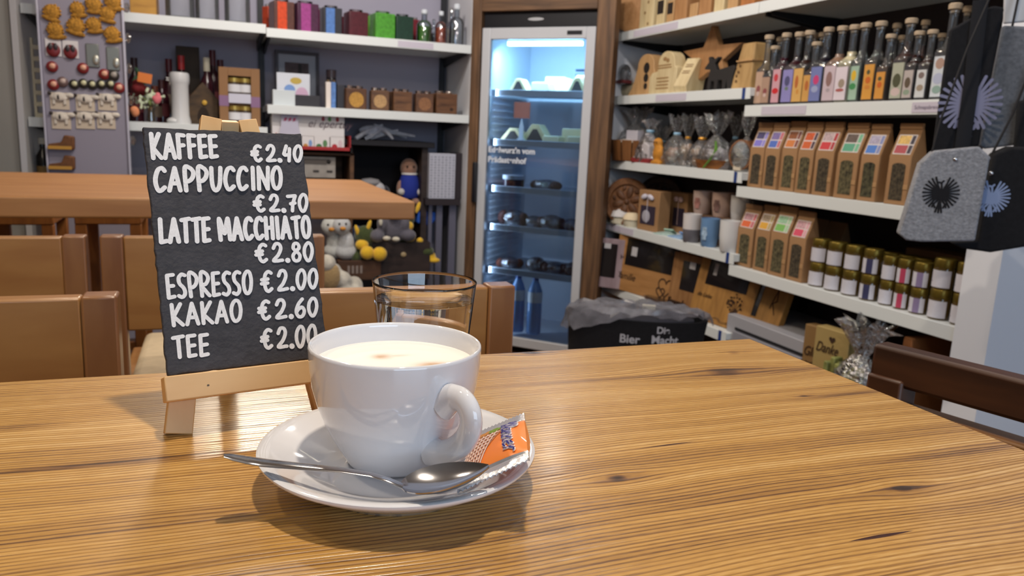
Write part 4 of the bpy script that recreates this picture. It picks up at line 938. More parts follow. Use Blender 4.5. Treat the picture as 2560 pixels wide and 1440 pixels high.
t, w, h = crate_at(930, 1075, 606, 700, .0, 'dark brown wooden crate under the grey plush mouse')
MB().ell((.01, -.004, h * .68), (.016, .006, .014), 10).out('knob', mat('#b09a72', .4), t)
t, w, h = crate_at(845, 952, 652, 700, -.04, 'lower brown crate with pale markings under the geese', m=wood('#5b3a24', '#3f2818', (4, 30, 30), .7))
b = MB()
for i in range(4): b.box(-w * .28 + i * .022, -w * .28 + i * .022 + .012, -.001, 0, h * .35, h * .75)
b.out('marking', mat('#8d8078', .8), t)
t = thing('fur_rug', 'fluffy white and beige sheepskin pile below the crates', 'sheepskin', at(850, 700, y=YS - .22))
b = MB()
for i in range(40):
    u = random.random(); b.ell((-.10 + .26 * u + random.uniform(-.02, .02), random.uniform(-.04, .06), -.14 + (.26 * (1 - u) ** 1.3 + .04) * random.uniform(.2, 1)), random.uniform(.03, .05), 8)
b.out('fleece', mat('#c9c3b6', 1.0, noise=(22, .30), bump=(140, 1.0), sheen=.5), t, remesh=.008)
b = MB(); b.ell((-.055, -.05, .03), (.05, .03, .075), 10).out('beige_patch', mat('#b39566', 1.0, bump=(140, 1.0), sheen=.5), t)
MB().box(-.12, .18, -.05, .10, -.45, -.10).out('backing', mat('#6a5a48', .9), t)
# ---- left bay: clear vases and wood box on top, stein and flowers below
boxy('wooden_box', 'B', .12, 324, 390, -28, 28, LT, .20, wood('#c9963c', '#a8762a', (5, 30, 30), .5), 'yellow wooden box at the left end of the vase shelf', 'box')
for i, (pl, pr) in enumerate(((412, 486), (487, 547), (560, 625))):
    l, w, h = fit('B', .12, pl, pr, -60, 40, LT)
    t = thing('glass_vase', '%s clear glass vase from the left on the top shelf' % ORD[i], 'vase', l, 0, 'clear glass vases'); r = w / 2
    MB().lathe([(0, 0), (r * .96, 0), (r, .008), (r, h), (r * .95, h), (r * .94, .012), (0, .010)], 28).out('glass', film('#f8f9fa', -.05, .03, 1, 0, .10), t)
l, w, h = fit('B', .10, 424, 476, 181, 303, LM)
t = thing('ceramic_stein', 'tall white ceramic boot-shaped stein on the lower left shelf', 'stein', l); r = w * .42
MB().lathe([(0, 0), (r * 1.18, 0), (r * 1.2, .01), (r * 1.02, .04), (r, .10), (r * 1.02, h * .75), (r * 1.12, h * .80), (r * 1.16, h * .84), (r * 1.16, h * .95), (r * 1.08, h * .985), (r * .9, h), (0, h)], 28).out('body', mat('#c9c9ca', .3, bump=(40, .2)), t)
MB().ell((-r * .75, -.01, .012), (.035, .035, .018), 12).out('toe', mat('#c9c9ca', .3), t)
MB().tube([(-r * 1.1, 0, h * .87), (-r * 1.5, 0, h * .88), (-r * 1.5, 0, h * .84), (-r * 1.1, 0, h * .83)], .004, 6).out('hinge', mat('#d9dbde', .3, metal=.6), t)
l, w, h = fit('B', -.02, 360, 392, 262, 322, LM - .002)
t = thing('flower_vase', 'clear vase of mixed artificial flowers at the left of the white stein', 'flowers', (l.x, YS + .035, LM)); r = w * .38
MB().lathe([(0, 0), (r, 0), (r * 1.05, .01), (r * .75, h * .6), (r * 1.05, h), (r, h), (r * .7, h * .6), (r * .95, .012), (0, .01)], 20).out('glass', film('#e6dcd2', .15, .05), t)
q0 = Vector((l.x, YS + .035, LM))
def fl_(px, py, d=0.0): return at(px, py, y=YS + .035 + d) - q0
b = MB()
for k in range(9): b.tube([(random.uniform(-.01, .01), random.uniform(-.01, .01), .015), (random.uniform(-.01, .01), 0, .09), Vector(fl_(random.uniform(335, 400), random.uniform(215, 250)))], .0022, 5)
b.out('stems', mat('#8a9a5a', .7), t)
b = MB()
for k in range(60): b.ell(fl_(random.gauss(366, 18), random.gauss(246, 13), random.uniform(-.04, .04)), random.uniform(.006, .012), 6)
b.out('gypsophila', mat('#c3ccb0', .8), t, remesh=.006)
b = MB()
for k in range(26): b.ell(fl_(350 + random.gauss(0, 9), 222 + random.gauss(0, 7), random.uniform(-.03, .02)), random.uniform(.014, .022), 8)
b.out('red_bloom', mat('#6a1116', .8), t, remesh=.006)
for px, py, hx, nm, rr in ((394, 246, '#d8727a', 'pink_bloom', .020), (337, 275, '#d98a5e', 'orange_rose', .022)):
    b = MB()
    for k in range(12): b.ell(fl_(px + random.gauss(0, 4), py + random.gauss(0, 4), -.04), rr * random.uniform(.5, .8), 8)
    b.out(nm, mat(hx, .7), t, remesh=.005)
MB().box(-.03, .03, -.002, .002, -.022, .022).out('orange_tag', mat('#d97a35', .6), t, fl_(362, 195, -.05), rot=(0, .15, 0))
b = MB()
for k in range(10): b.ell(fl_(random.uniform(328, 372), random.uniform(180, 215), .05), (.01, .01, .025), 6, (random.uniform(-1, 1), random.uniform(-1, 1), 0))
b.out('leaves', mat('#2c4a30', .8), t)
winem = mat('#34141c', .2); redcap = mat('#5a1a22', .4)
for i, (px, pt, cap, off) in enumerate(((338, 145, '#3a2428', .30), (424, 148, '#5a1a22', .34), (455, 140, '#a52a2c', .26), (518, 145, '#d8d2bc', .24), (533, 126, '#4f1820', .34), (552, 150, '#4a1a24', .36), (405, 200, '#3a1a1a', .30), (388, 215, '#5a2a1a', .28))):
    l, w, h = fit('B', off, px - 11, px + 11, pt, 300, LM)
    t = thing('wine_bottle', 'dark wine bottle at the back of the lower left shelf, %s from the left' % ORD[(0, 3, 4, 5, 6, 7, 2, 1)[i]], 'bottle', l, 0, 'wine bottles behind the stein'); r = .036
    MB().lathe([(0, 0), (r, 0), (r, h * .58), (r * .85, h * .65), (r * .42, h * .75), (r * .40, h * .99), (0, h)], 18).out('glass', winem, t)
    MB().lathe([(r * .44, h * .80), (r * .46, h * 1.002), (0, h * 1.006)], 14).out('capsule', mat(cap, .4), t)
    MB().lathe([(r * 1.01, h * .15), (r * 1.01, h * .45)], 18).out('paper_label', mat('#6a5a4c' if i % 2 else '#5a2226', .7), t)
l, w, h = fit('B', .18, 470, 545, 205, 305, LM)
t = thing('carved_house', 'dark carved wooden house with a round gold dial on the lower left shelf', 'ornament', l)
MB().prism([(-w * .5, 0), (w * .5, 0), (w * .5, h * .55), (w * .58, h * .55), (0, h), (-w * .58, h * .55), (-w * .5, h * .55)], 0, .10).out('house_body', wood('#5c452b', '#3a2a1a', (10, 30, 30), .7), t, bevel=.004)
MB().prism([(w * .2 * math.cos(a / 8 * PI), h * .12 + h * .3 * math.sin(a / 8 * PI)) for a in range(9)], -.003, .0).out('arch', mat('#2a1d14', .8), t)
MB().lathe([(0, 0), (.012, 0), (.012, .004), (0, .006)], 14).out('dial', mat('#c79a3c', .4, metal=.5), t, (w * .05, -.004, h * .52), rot=(PI / 2, 0, 0))
l, w, h = fit('B', .35, 442, 500, 116, 300, LM)
tag(MB().box(-w / 2, w / 2, 0, .05, 0, h).out('dark_box', mat('#3b3026', .7), None, l, bevel=.003), 'tall dark box standing behind the white stein', 'box')
l, w, h = fit('B', .06, 548, 650, 170, 312, LM)
t = thing('jar_gift_box', 'kraft gift box with two windows showing four small jars', 'gift box', l)
k_ = mat('#8f6a48', .8)
b = MB().box(-w / 2, w / 2, .07, .08, 0, h).box(-w / 2, -w * .28, 0, .07, 0, h).box(w * .28, w / 2, 0, .07, 0, h).box(-w * .28, w * .28, 0, .07, h * .86, h).box(-w * .28, w * .28, 0, .07, 0, h * .07)
b.out('carton', k_, t, bevel=.002)
MB().box(-w * .27, w * .27, -.004, .0, h * .40, h * .56).out('white_band', mat('#c9c9d8', .6), t)
MB().box(-w / 2, -w * .27, -.001, 0, h * .34, h * .52).box(w * .27, w / 2, -.001, 0, h * .34, h * .52).out('lilac_print', mat('#8a6a8c', .7), t)
for zz in (h * .08, h * .56):
    for s in (-1, 1):
        j = MB().lathe([(0, 0), (.036, 0), (.036, h * .20), (0, h * .20)], 16, (s * w * .13, .04, zz)).out('jar', mat('#4a3a2c', .3), t)
        MB().lathe([(.038, h * .20), (.038, h * .27), (0, h * .27)], 16, (s * w * .13, .04, zz)).out('gold_lid', mat('#b59a50', .35, metal=.7), j)
        MB().lathe([(.0368, h * .03), (.0368, h * .16)], 16, (s * w * .13, .04, zz)).out('jar_label', mat('#d6d6da', .6), j)
# ---- lilac souvenir board
YB = 3.98
bx0, bx1 = at(108, 200, y=YB).x, at(312, 200, y=YB).x
t = thing('souvenir_board', 'tall lilac-grey magnetic board covered with souvenirs', 'display board', ((bx0 + bx1) / 2, YB, 0))
hw = (bx1 - bx0) / 2
MB().box(-hw, hw, 0, .02, .35, 2.3).out('board', mat('#8f8a98', .5), t, bevel=.003)
MB().box(hw, hw + .008, -.012, .03, .35, 2.3).box(-hw - .008, -hw, -.012, .03, .35, 2.3).out('edge_profile', mat('#b9b7c6', .25), t, bevel=.002)
MB().box(-hw - .05, hw + .05, -.12, .12, 0, .03).box(-.04, .04, .02, .06, .03, .9).out('stand', black_steel, t)
for z in (1.10, 1.28, 1.42, 1.55, 1.68): MB().ell((hw + .018, .03, z), (.014, .012, .022), 8).out('clear_hook', film('#ffffff', .35, .05), t)
straw = mat('#b5812f', .9, noise=(110, .5), bump=(200, 1.0))
def pos(px, py): return at(px, py, y=YB - .001)
for i, (px, py, w_) in enumerate(((130, 32, 44), (194, 25, 40), (235, 14, 44), (283, 6, 46), (269, 37, 42), (139, 77, 44), (190, 66, 46), (235, 64, 42), (281, 87, 44))):
    r = w_ / 2 * .00188; b = MB()
    b.ell((0, -.008, .004), (r * .8, .010, r * .75), 12)
    for k in range(14): a = 2 * PI * k / 14; b.ell((r * random.uniform(.6, .8) * math.cos(a), -.008, r * .1 + r * random.uniform(.55, .8) * math.sin(a)), (r * .13, .008, r * .13), 6)
    b.ell((r * .1, -.007, -r * .62), (r * .95, .009, r * .3), 10)
    tag(b.out('straw_magnet', straw, None, pos(px, py), rot=(0, random.uniform(-.3, .3), 0)), ('golden straw hat magnet on the lilac board, ' + ('top row far left', 'top row second', 'top row third', 'top right corner', 'right of the third, slightly lower', 'second row far left', 'second row second', 'second row third', 'lowest at the right')[i]), 'magnet', 'straw magnets on the lilac board')
def badge(px, py, rpx, lab, cols, name='round_magnet', cat='magnet', grp='round magnets on the lilac board'):
    r = rpx * .00208; t = thing(name, lab, cat, pos(px, py), 0, grp)
    MB().ell((0, -.006, 0), (r, .010, r), 14).out('body', mat(cols[0], .35), t)
    MB().ell((r * .1, -.014, r * .12), (r * .5, .006, r * .5), 10).out('face', mat(cols[1], .5), t)
for i, (px, py) in enumerate(((131, 167), (208, 171), (261, 186), (134, 212), (298, 220))): badge(px, py, 11.5, 'red round ladybird magnet, %s from the left on the lilac board' % ORD[(0, 2, 3, 1, 4)[i]], ('#7d2a2c', '#d8a48a'))
badge(157, 205, 11, 'brownish round magnet beside the lower left red magnet', ('#6a5654', '#b9a49c'))
badge(284, 189, 12, 'dark round magnet beside the upper right red magnet', ('#33302e', '#9a928a'))
for i, (px, py) in enumerate(((186, 211), (209, 209), (231, 212), (254, 211), (277, 211))): badge(px, py, 10.5, 'black and cream round magnet, %s in the row of five' % ORD[i], ('#34322e', '#c9c6a0'))
for i, (px, py) in enumerate(((134, 122), (177, 127))):
    t = thing('carded_pendant', '%s white card with a red and black pendant' % ('left', 'right')[i], 'magnet', pos(px, py), 0, 'carded pendants')
    MB().box(-.030, .030, -.003, 0, -.030, .042).out('card', mat('#d9d4d4', .5), t)
    MB().ell((0, -.008, -.005), (.028, .008, .030), 12).out('badge', mat('#75262a', .4), t)
    MB().ell((-.010, -.013, .008), (.010, .007, .016), 8).ell((.010, -.013, .008), (.010, .007, .016), 8).out('wings', mat('#3a3236', .4), t)
for i, (px, py) in enumerate(((232, 139), (283, 147))):
    t = thing('metal_opener', '%s grey metal bottle opener on the lilac board' % ('left', 'right')[i], 'magnet', pos(px, py), 0, 'metal openers')
    MB().box(-.026, .026, -.006, 0, -.05, .05).out('plate', mat('#7f7f78', .35, metal=.6), t, bevel=.004)
    MB().ell((.012, -.009, -.018), (.014, .006, .022), 10).out('relief', mat('#b3b1a6', .3, metal=.6), t)
for i, (px, py) in enumerate(((150, 249), (214, 254), (269, 252), (154, 298), (214, 298), (266, 298))):
    t = thing('figure_card', 'cream card with a cow figure, %s, %s of three' % (('upper row', 'lower row')[i // 3], ORD[i % 3]), 'magnet', pos(px, py), 0, 'cream figure cards')
    MB().box(-.038, .036, -.003, 0, -.042, .030).out('card', mat('#c9baa6', .6), t)
    b = MB().ell((0, -.008, .012), (.034, .008, .020), 10).ell((.040, -.009, .020), (.018, .008, .011), 8)
    for s in (-.022, .02): b.box(s - .005, s + .005, -.010, -.004, -.02, .004)
    b.out('cow', mat('#d8cfc2', .6, noise=(60, .3)), t)
    MB().ell((-.004, -.014, .010), (.006, .003, .011), 8).ell((-.038, -.008, .026), (.008, .006, .008), 8).out('spot', mat('#3a302e', .5), t)
for i, (px, py) in enumerate(((156, 360), (157, 410))):
    b = MB().prism([(-.055, -.022), (.05, -.022), (.052, .035), (.012, .04), (.0, .008), (-.05, .0)], -.03, 0)
    o = thing('hiking_boot', '%s brown miniature hiking boot hanging on the lilac board' % ('upper', 'lower')[i], 'magnet', pos(px, py), 0, 'miniature boots')
    b.out('boot', mat('#6a4222', .6, noise=(50, .3)), o, bevel=.006, segs=3)
    MB().box(-.052, .04, -.032, -.029, -.022, -.008).out('trim', mat('#b98a3a', .6), o)
# ---- shelf items left of the board
a = at(87, 290, y=YS + .10); c = at(106, 290, y=YS + .10)
o = thing('lace_ornament', 'tall cream carved lattice ornament left of the lilac board', 'ornament', ((a.x + c.x) / 2 + .02, YS + .10, LM))
h = at(95, 95, y=YS + .10).z - LM
b = MB().box(-.035, -.025, 0, .02, 0, h).box(.03, .04, 0, .02, 0, h)
for k in range(7): b.box(-.03, .035, 0, .02, h * k / 7, h * k / 7 + .02)
b.out('lattice', mat('#cfc4aa', .7), o, bevel=.002)
zl = at(108, 430, y=YS + .2).z - .02
shelf('white metal shelf stub low behind the lilac board', 'B', -.80, .236, zl, DB)
l, w, h = fit('B', .10, 98, 117, 345, 425, zl)
t = thing('oil_bottle', 'small dark bottle with pale cap low beside the lilac board', 'bottle', l)
MB().lathe([(0, 0), (.03, 0), (.03, h * .55), (.012, h * .72), (.012, h * .85), (0, h * .85)], 16).out('glass', mat('#1f1a16', .15), t)
MB().lathe([(0, h * .85), (.016, h * .85), (.016, h), (0, h)], 12).out('cap', mat('#c9c2b2', .5), t)
MB().lathe([(.0304, h * .05), (.0304, h * .3)], 16).out('paper_label', mat('#8a6a3a', .6), t)
# ------------------------------------------------------------------ right-hand wall: liqueur bottles
thin = film('#f4f7fa', .03, .05, 1, 0, .05); corkm = mat('#b9a48a', .6, noise=(120, .2)); grn_glass = film('#5a7a50', .12, .05)
def liqueur(px_neck, pt, lab_l, lab_r, lab_t, hexl, arts, liq, lvl, lab, off, pb=256, wide=1.0, z=ZB):
    p = at(px_neck, (pt + pb) / 2, x=XS + off); h = at(px_neck, pt, x=XS + off).z - z
    a = at(lab_l, 225, x=XS + off - .025); c = at(lab_r, 225, x=XS + off - .025); w = max(.034, min(.062, (c - a).length * 1.08)) * wide
    t = thing('liqueur_bottle', lab, 'bottle', (p.x, p.y, z), -PI / 2, 'liqueur bottles on the near shelf')
    r = w * .54; rn = min(.0125, r * .5)
    pr = [(0, .0), (r * .94, .0), (r, .006), (r, h * .50), (r * .93, h * .535), (r * .72, h * .565), (rn * 1.25, h * .60), (rn, h * .66), (rn, h * .90), (rn * 1.2, h * .905), (rn * 1.2, h * .925), (rn, h * .93)]
    sq = [.8, .8, .8, .8, .6, .35, .1, 0, 0, 0, 0, 0]
    MB().lathe(pr, 20, sq=sq).out('glass', thin, t, smooth=50)
    top = h * lvl
    ip = [(r_ * .93, z_ + .002) for r_, z_ in pr if z_ + .002 < top and r_ > 0]
    rt = ip[-1][0]
    MB().lathe([(0, .004)] + ip + [(rt, top), (0, top)], 20, sq=[.8] + sq[1:1 + len(ip)] + [sq[len(ip)], 0]).out('liqueur', mat(liq, .12, coat=.5), t, smooth=50)
    MB().lathe([(0, h * .90), (rn * .9, h * .90), (rn * .9, h * .935), (rn * 1.45, h * .94), (rn * 1.5, h * .985), (rn * 1.2, h), (0, h)], 14).out('cork', corkm, t)
    lt = at((lab_l + lab_r) / 2, lab_t, x=XS + off - .025).z - z; lt = min(lt, h * .5)
    b = MB().box(-r * .78, r * .78, -r - .0012, -r + .003, .010, lt); ms = [mat(hexl, .55)]
    for i, (u, v, ru, rv, hx) in enumerate(arts):
        ms.append(mat(hx, .55)); b.mi(i + 1); b.disc(r * 1.45 * (u - .5), .010 + (lt - .010) * v, r * 1.45 * ru, (lt - .01) * rv, -r - .0014 - .0002 * i, 12)
    b.out('paper_label', ms, t, smooth=0)
    return t
G1 = [(.5, .45, .3, .12, '#8a4a4a'), (.5, .3, .2, .08, '#c9b0a8')]
liqueur(1916, 89, 1889, 1908, 180, '#b99a84', G1, '#6b5a4c', .50, 'tall bottle with tan label at the far left end of the bottle shelf', .05)
liqueur(1932, 116, 1908, 1928, 193, '#a98a76', G1, '#6b5a4c', .46, 'short bottle with tan label, second in the front row', .045)
liqueur(1945, 94, 1930, 1950, 190, '#8f7f86', [], '#5a4a44', .5, 'bottle behind the short tan one at the far end of the row', .17)
liqueur(1959, 84, 1929, 1949, 174, '#c99aa4', [(.45, .75, .3, .12, '#c23a44'), (.5, .35, .46, .09, '#c8242c')], '#3a1420', .66, 'bottle with pink label and red band, dark red liqueur', .05)
liqueur(1991, 82, 1959, 1987, 175, '#8a84bc', [(.5, .65, .3, .16, '#4c4a72'), (.5, .42, .2, .06, '#6a7a6a')], '#34141c', .70, 'bottle with lavender purple label, dark liqueur', .05)
liqueur(2016, 78, 1983, 2008, 172, '#d0a35c', [(.4, .6, .2, .2, '#b2622c'), (.6, .3, .15, .08, '#c98a3c')], '#2c1612', .72, 'bottle with tall amber label beside the lavender one', .05)
liqueur(2035, 106, 2007, 2028, 188, '#c8964e', [(.5, .6, .25, .2, '#b0622c')], '#3a2418', .62, 'short bottle with amber label beside the blue raspberry one', .045)
liqueur(2029, 85, 2012, 2032, 180, '#7a6a60', [], '#3a241c', .6, 'thin bottle behind the short amber one', .18)
liqueur(2050, 82, 2034, 2054, 180, '#6a6470', [], '#3a2a2c', .6, 'bottle behind the blue raspberry one', .17)
liqueur(2063, 70, 2028, 2058, 168, '#6f78ac', [(.55, .62, .3, .14, '#c43a72'), (.5, .35, .35, .1, '#9aa2c4')], '#14101c', .74, 'bottle with blue label and pink raspberries, almost black liqueur', .05)
liqueur(2097, 67, 2058, 2088, 166, '#c4b2ba', [(.5, .62, .3, .22, '#8a6a66'), (.5, .3, .2, .06, '#a89aa0')], '#8a6c58', .64, 'bottle with pale pink label and brown picture, milk-coffee liqueur', .05)
liqueur(2127, 64, 2090, 2121, 168, '#d8ccd4', [(.6, .5, .3, .14, '#9a8a7a'), (.5, .30, .4, .05, '#a85a58')], '#c9bf9c', .66, 'bottle of pale cream liqueur with white and pink label', .05)
liqueur(2154, 59, 2118, 2142, 166, '#9db8a4', [(.5, .72, .3, .16, '#d8b02c'), (.5, .40, .4, .1, '#3f8a52')], '#8c968e', .50, 'clear bottle with green label and yellow pear', .05)
liqueur(2192, 55, 2152, 2178, 162, '#d0943c', [(.45, .78, .2, .07, '#4c4a2c'), (.5, .55, .3, .1, '#c4621c'), (.5, .35, .3, .06, '#c98034')], '#5a5044', .52, 'tall clear bottle with long orange apricot label', .05)
liqueur(2218, 87, 2187, 2210, 180, '#d0903c', [(.45, .75, .25, .08, '#4c4a2c'), (.5, .52, .3, .12, '#c4601c')], '#6a4a2c', .52, 'short bottle with orange apricot label in front of the tall one', .04)
liqueur(2231, 60, 2216, 2236, 168, '#7a7c76', [], '#46382c', .5, 'tall bottle behind the two orange-labelled ones', .17)
liqueur(2266, 48, 2222, 2252, 158, '#a8aa98', [(.5, .5, .4, .2, '#4a4c34'), (.5, .18, .45, .12, '#c9b4b0')], '#3a1a12', .72, 'tall bottle of brown liqueur with green hazelnut label', .05)
liqueur(2246, 90, 2238, 2256, 176, '#8a8478', [], '#4a2c1c', .5, 'short bottle hidden behind the tall hazelnut one', .17)
liqueur(2288, 79, 2250, 2274, 176, '#b4aaa6', [(.5, .55, .35, .2, '#5a4c3c'), (.5, .2, .4, .1, '#8a9a86')], '#2c120e', .66, 'short bottle of dark liqueur with grey label beside the hazelnut one', .04)
liqueur(2301, 52, 2284, 2304, 165, '#8a7468', [], '#5a2a18', .7, 'tall brown bottle behind the short dark one', .17)
liqueur(2321, 76, 2281, 2306, 175, '#c9cbcc', [(.5, .8, .35, .12, '#7a6a66'), (.5, .35, .4, .12, '#9a8a78')], '#382420', .62, 'bottle with white and brown picture label, dark brown liqueur', .045)
liqueur(2344, 85, 2330, 2350, 165, '#9aa4a8', [], '#4a443c', .5, 'small bottle behind the tallest front bottle', .17)
liqueur(2372, 11, 2322, 2352, 142, '#c8ced4', [(.5, .82, .4, .14, '#a88a7c'), (.5, .45, .45, .14, '#aeb4cc'), (.5, .18, .4, .1, '#8aa49c')], '#4c4846', .50, 'tallest clear bottle at the near end beside the felt bags', .05, wide=1.1)
liqueur(2403, 18, 2385, 2405, 150, '#8a8a84', [], '#4a4a40', .5, 'bottle half hidden behind the hanging black bag', .15)
t_ = liqueur(2443, -40, 2420, 2445, 90, '#6a6a50', [], '#4a4c20', .5, 'green wide bottle behind the black bag strap', .08)
# ------------------------------------------------------------------ kraft tea bags
kr = mat('#9c7650', .75, noise=(14, .08)); tea = mat('#4a4030', .9, noise=(95, .85)); tea2 = mat('#5c543a', .9, noise=(85, .9))
def teabag(pl, pr, pt, pb, tl_, tr_, c1, c2, c3, lab, z, off=.02, g=None, leaf=None):
    a = at(pl, pb - 15, x=XS + off); c = at(pr, pb - 15, x=XS + off); w = (c - a).length; l = (a + c) / 2
    dep = .062; xt = XS + off + dep * .55
    h = at((tl_ + tr_) / 2, pt, x=xt).z - z
    t = thing('tea_bag', lab, 'tea bag', (XS + off, l.y, z), -PI / 2, g); hw = w / 2 * .97
    sh = at((pl + pr) / 2 + 10, pb - (pb - pt) * .60, x=XS + off).z - z
    V = [(-hw, 0, 0), (hw, 0, 0), (hw, dep, 0), (-hw, dep, 0), (-hw, 0, sh), (hw, 0, sh), (hw, dep, sh), (-hw, dep, sh), (-hw, dep * .50, h - .012), (hw, dep * .50, h - .012), (hw, dep * .62, h - .012), (-hw, dep * .62, h - .012)]
    b = MB().add(V, [(3, 2, 1, 0), (0, 1, 5, 4), (1, 2, 6, 5), (2, 3, 7, 6), (3, 0, 4, 7), (4, 5, 9, 8), (5, 6, 10, 9), (6, 7, 11, 10), (7, 4, 8, 11), (8, 9, 10, 11)])
    b.out('bag_body', kr, t, bevel=.0025)
    MB().box(-hw, hw, dep * .44, dep * .60, h - .014, h + .004).out('folded_top', kr, t, bevel=.002)
    ww = hw * .60; zb, ztp = sh * .10, sh * .86
    poly = [(-ww, zb), (ww, zb)] + [(ww * math.cos(k * PI / 8), ztp - ww * .35 + ww * .35 * math.sin(k * PI / 8)) for k in range(9)]
    MB().prism(poly, -.0012, .001).out('window', leaf or tea, t, smooth=0)
    # label lies on the sloping upper front
    d = Vector((0, dep * .50, h - .012 - sh)); L_ = d.length; d.normalize(); nrm = Vector((0, -d.z, d.y))
    def Q(u, v): return Vector((hw * .80 * u, 0, sh)) + d * (L_ * (.06 + .72 * v))
    b = MB(); ms = [mat('#d8cfcc', .55), mat(c1, .5, noise=(120, .35)), mat(c2, .5), mat(c3, .5)]
    def rect(u0, u1, v0, v1, o, i):
        b.mi(i); b.add([Q(u0, v0) + nrm * o, Q(u1, v0) + nrm * o, Q(u1, v1) + nrm * o, Q(u0, v1) + nrm * o], [(0, 1, 2, 3)])
    rect(-1, 1, 0, 1, .0006, 0); rect(-.9, .42, .52, .95, .0010, 1); rect(-.9, .42, .05, .46, .0010, 2); rect(.52, .92, .52, .95, .0010, 3); rect(.52, .92, .05, .46, .0010, 3)
    b.out('paper_label', ms, t, smooth=0)
    MB().box(hw * .62, hw * 1.0, -.0016, 0, sh * .33, sh * .43).out('tape', mat('#b08a60', .4), t)
gA, gB = 'kraft tea bags on the upper shelf', 'kraft tea bags on the jar shelf'
teabag(1868, 1904, 309, 464, 1897, 1930, '#4a4470', '#7d74c8', '#8a80d0', 'tea bag with violet label, first on the upper shelf', ZTEA, .03, gA)
teabag(1904, 1941, 309, 472, 1929, 1967, '#7a6aa0', '#4a68b8', '#c0606c', 'tea bag with blue and coral label, second on the upper shelf', ZTEA, .02, gA)
teabag(1945, 1985, 306, 474, 1974, 2012, '#8a4a20', '#c8763a', '#7a3a30', 'tea bag with dull orange label, third on the upper shelf', ZTEA, .03, gA, tea2)
teabag(1985, 2025, 308, 482, 2012, 2052, '#c4501c', '#c4561c', '#3a1a34', 'tea bag with fiery orange label, fourth on the upper shelf', ZTEA, .02, gA, tea2)
teabag(2028, 2075, 308, 488, 2064, 2110, '#b8a0a4', '#c22a34', '#a82430', 'tea bag with bright red label, fifth on the upper shelf', ZTEA, .02, gA)
teabag(2082, 2136, 310, 497, 2112, 2172, '#5a4a44', '#4f9a7c', '#6fb08c', 'tea bag with green label, sixth on the upper shelf', ZTEA, .02, gA, tea2)
teabag(2140, 2188, 313, 504, 2173, 2229, '#a8a0b8', '#3f74c4', '#7a84b4', 'tea bag with clear blue label, seventh on the upper shelf', ZTEA, .02, gA, mat('#4c4832', .9, noise=(60, 1.0)))
teabag(2209, 2266, 312, 507, 2253, 2312, '#d8b060', '#a8404a', '#2a2238', 'tea bag with crimson and yellow label, eighth on the upper shelf', ZTEA, .02, gA)
teabag(1837, 1877, 513, 662, 1860, 1900, '#b88a90', '#d8663a', '#c46a70', 'tea bag with orange label, first on the jar shelf', ZJ, .03, gB, tea2)
teabag(1881, 1918, 515, 672, 1903, 1942, '#a8947c', '#d8a23a', '#b8a470', 'tea bag with mustard yellow label, second on the jar shelf', ZJ, .03, gB, tea2)
teabag(1918, 1962, 517, 684, 1942, 1983, '#9cc4a0', '#7ab45c', '#a8c8a0', 'tea bag with light green label, third on the jar shelf', ZJ, .02, gB, tea2)
teabag(1964, 2006, 530, 695, 1990, 2037, '#c89aa0', '#d24a64', '#d8a0a8', 'tea bag with rose label, fourth on the jar shelf', ZJ, .02, gB)
for i, (pl, pr) in enumerate(((2010, 2050), (2052, 2096))):
    l, w, h = fit('R', .22, pl, pr, 545 + 8 * i, 690, ZJ)
    o = thing('tea_bag', 'unlit kraft bag at the shelf back behind the jars, %s' % ('left one', 'right one')[i], 'tea bag', l, -PI / 2)
    MB().add([(-w / 2, 0, 0), (w / 2, 0, 0), (w / 2, .06, 0), (-w / 2, .06, 0), (-w / 2, 0, h * .6), (w / 2, 0, h * .6), (w / 2, .06, h * .6), (-w / 2, .06, h * .6), (-w / 2, .03, h), (w / 2, .03, h)], [(0, 1, 5, 4), (1, 2, 6, 9, 5), (2, 3, 7, 6), (3, 0, 4, 8, 7), (4, 5, 9, 8), (6, 7, 8, 9), (3, 2, 1, 0)]).out('bag_body', kr, o, bevel=.002)
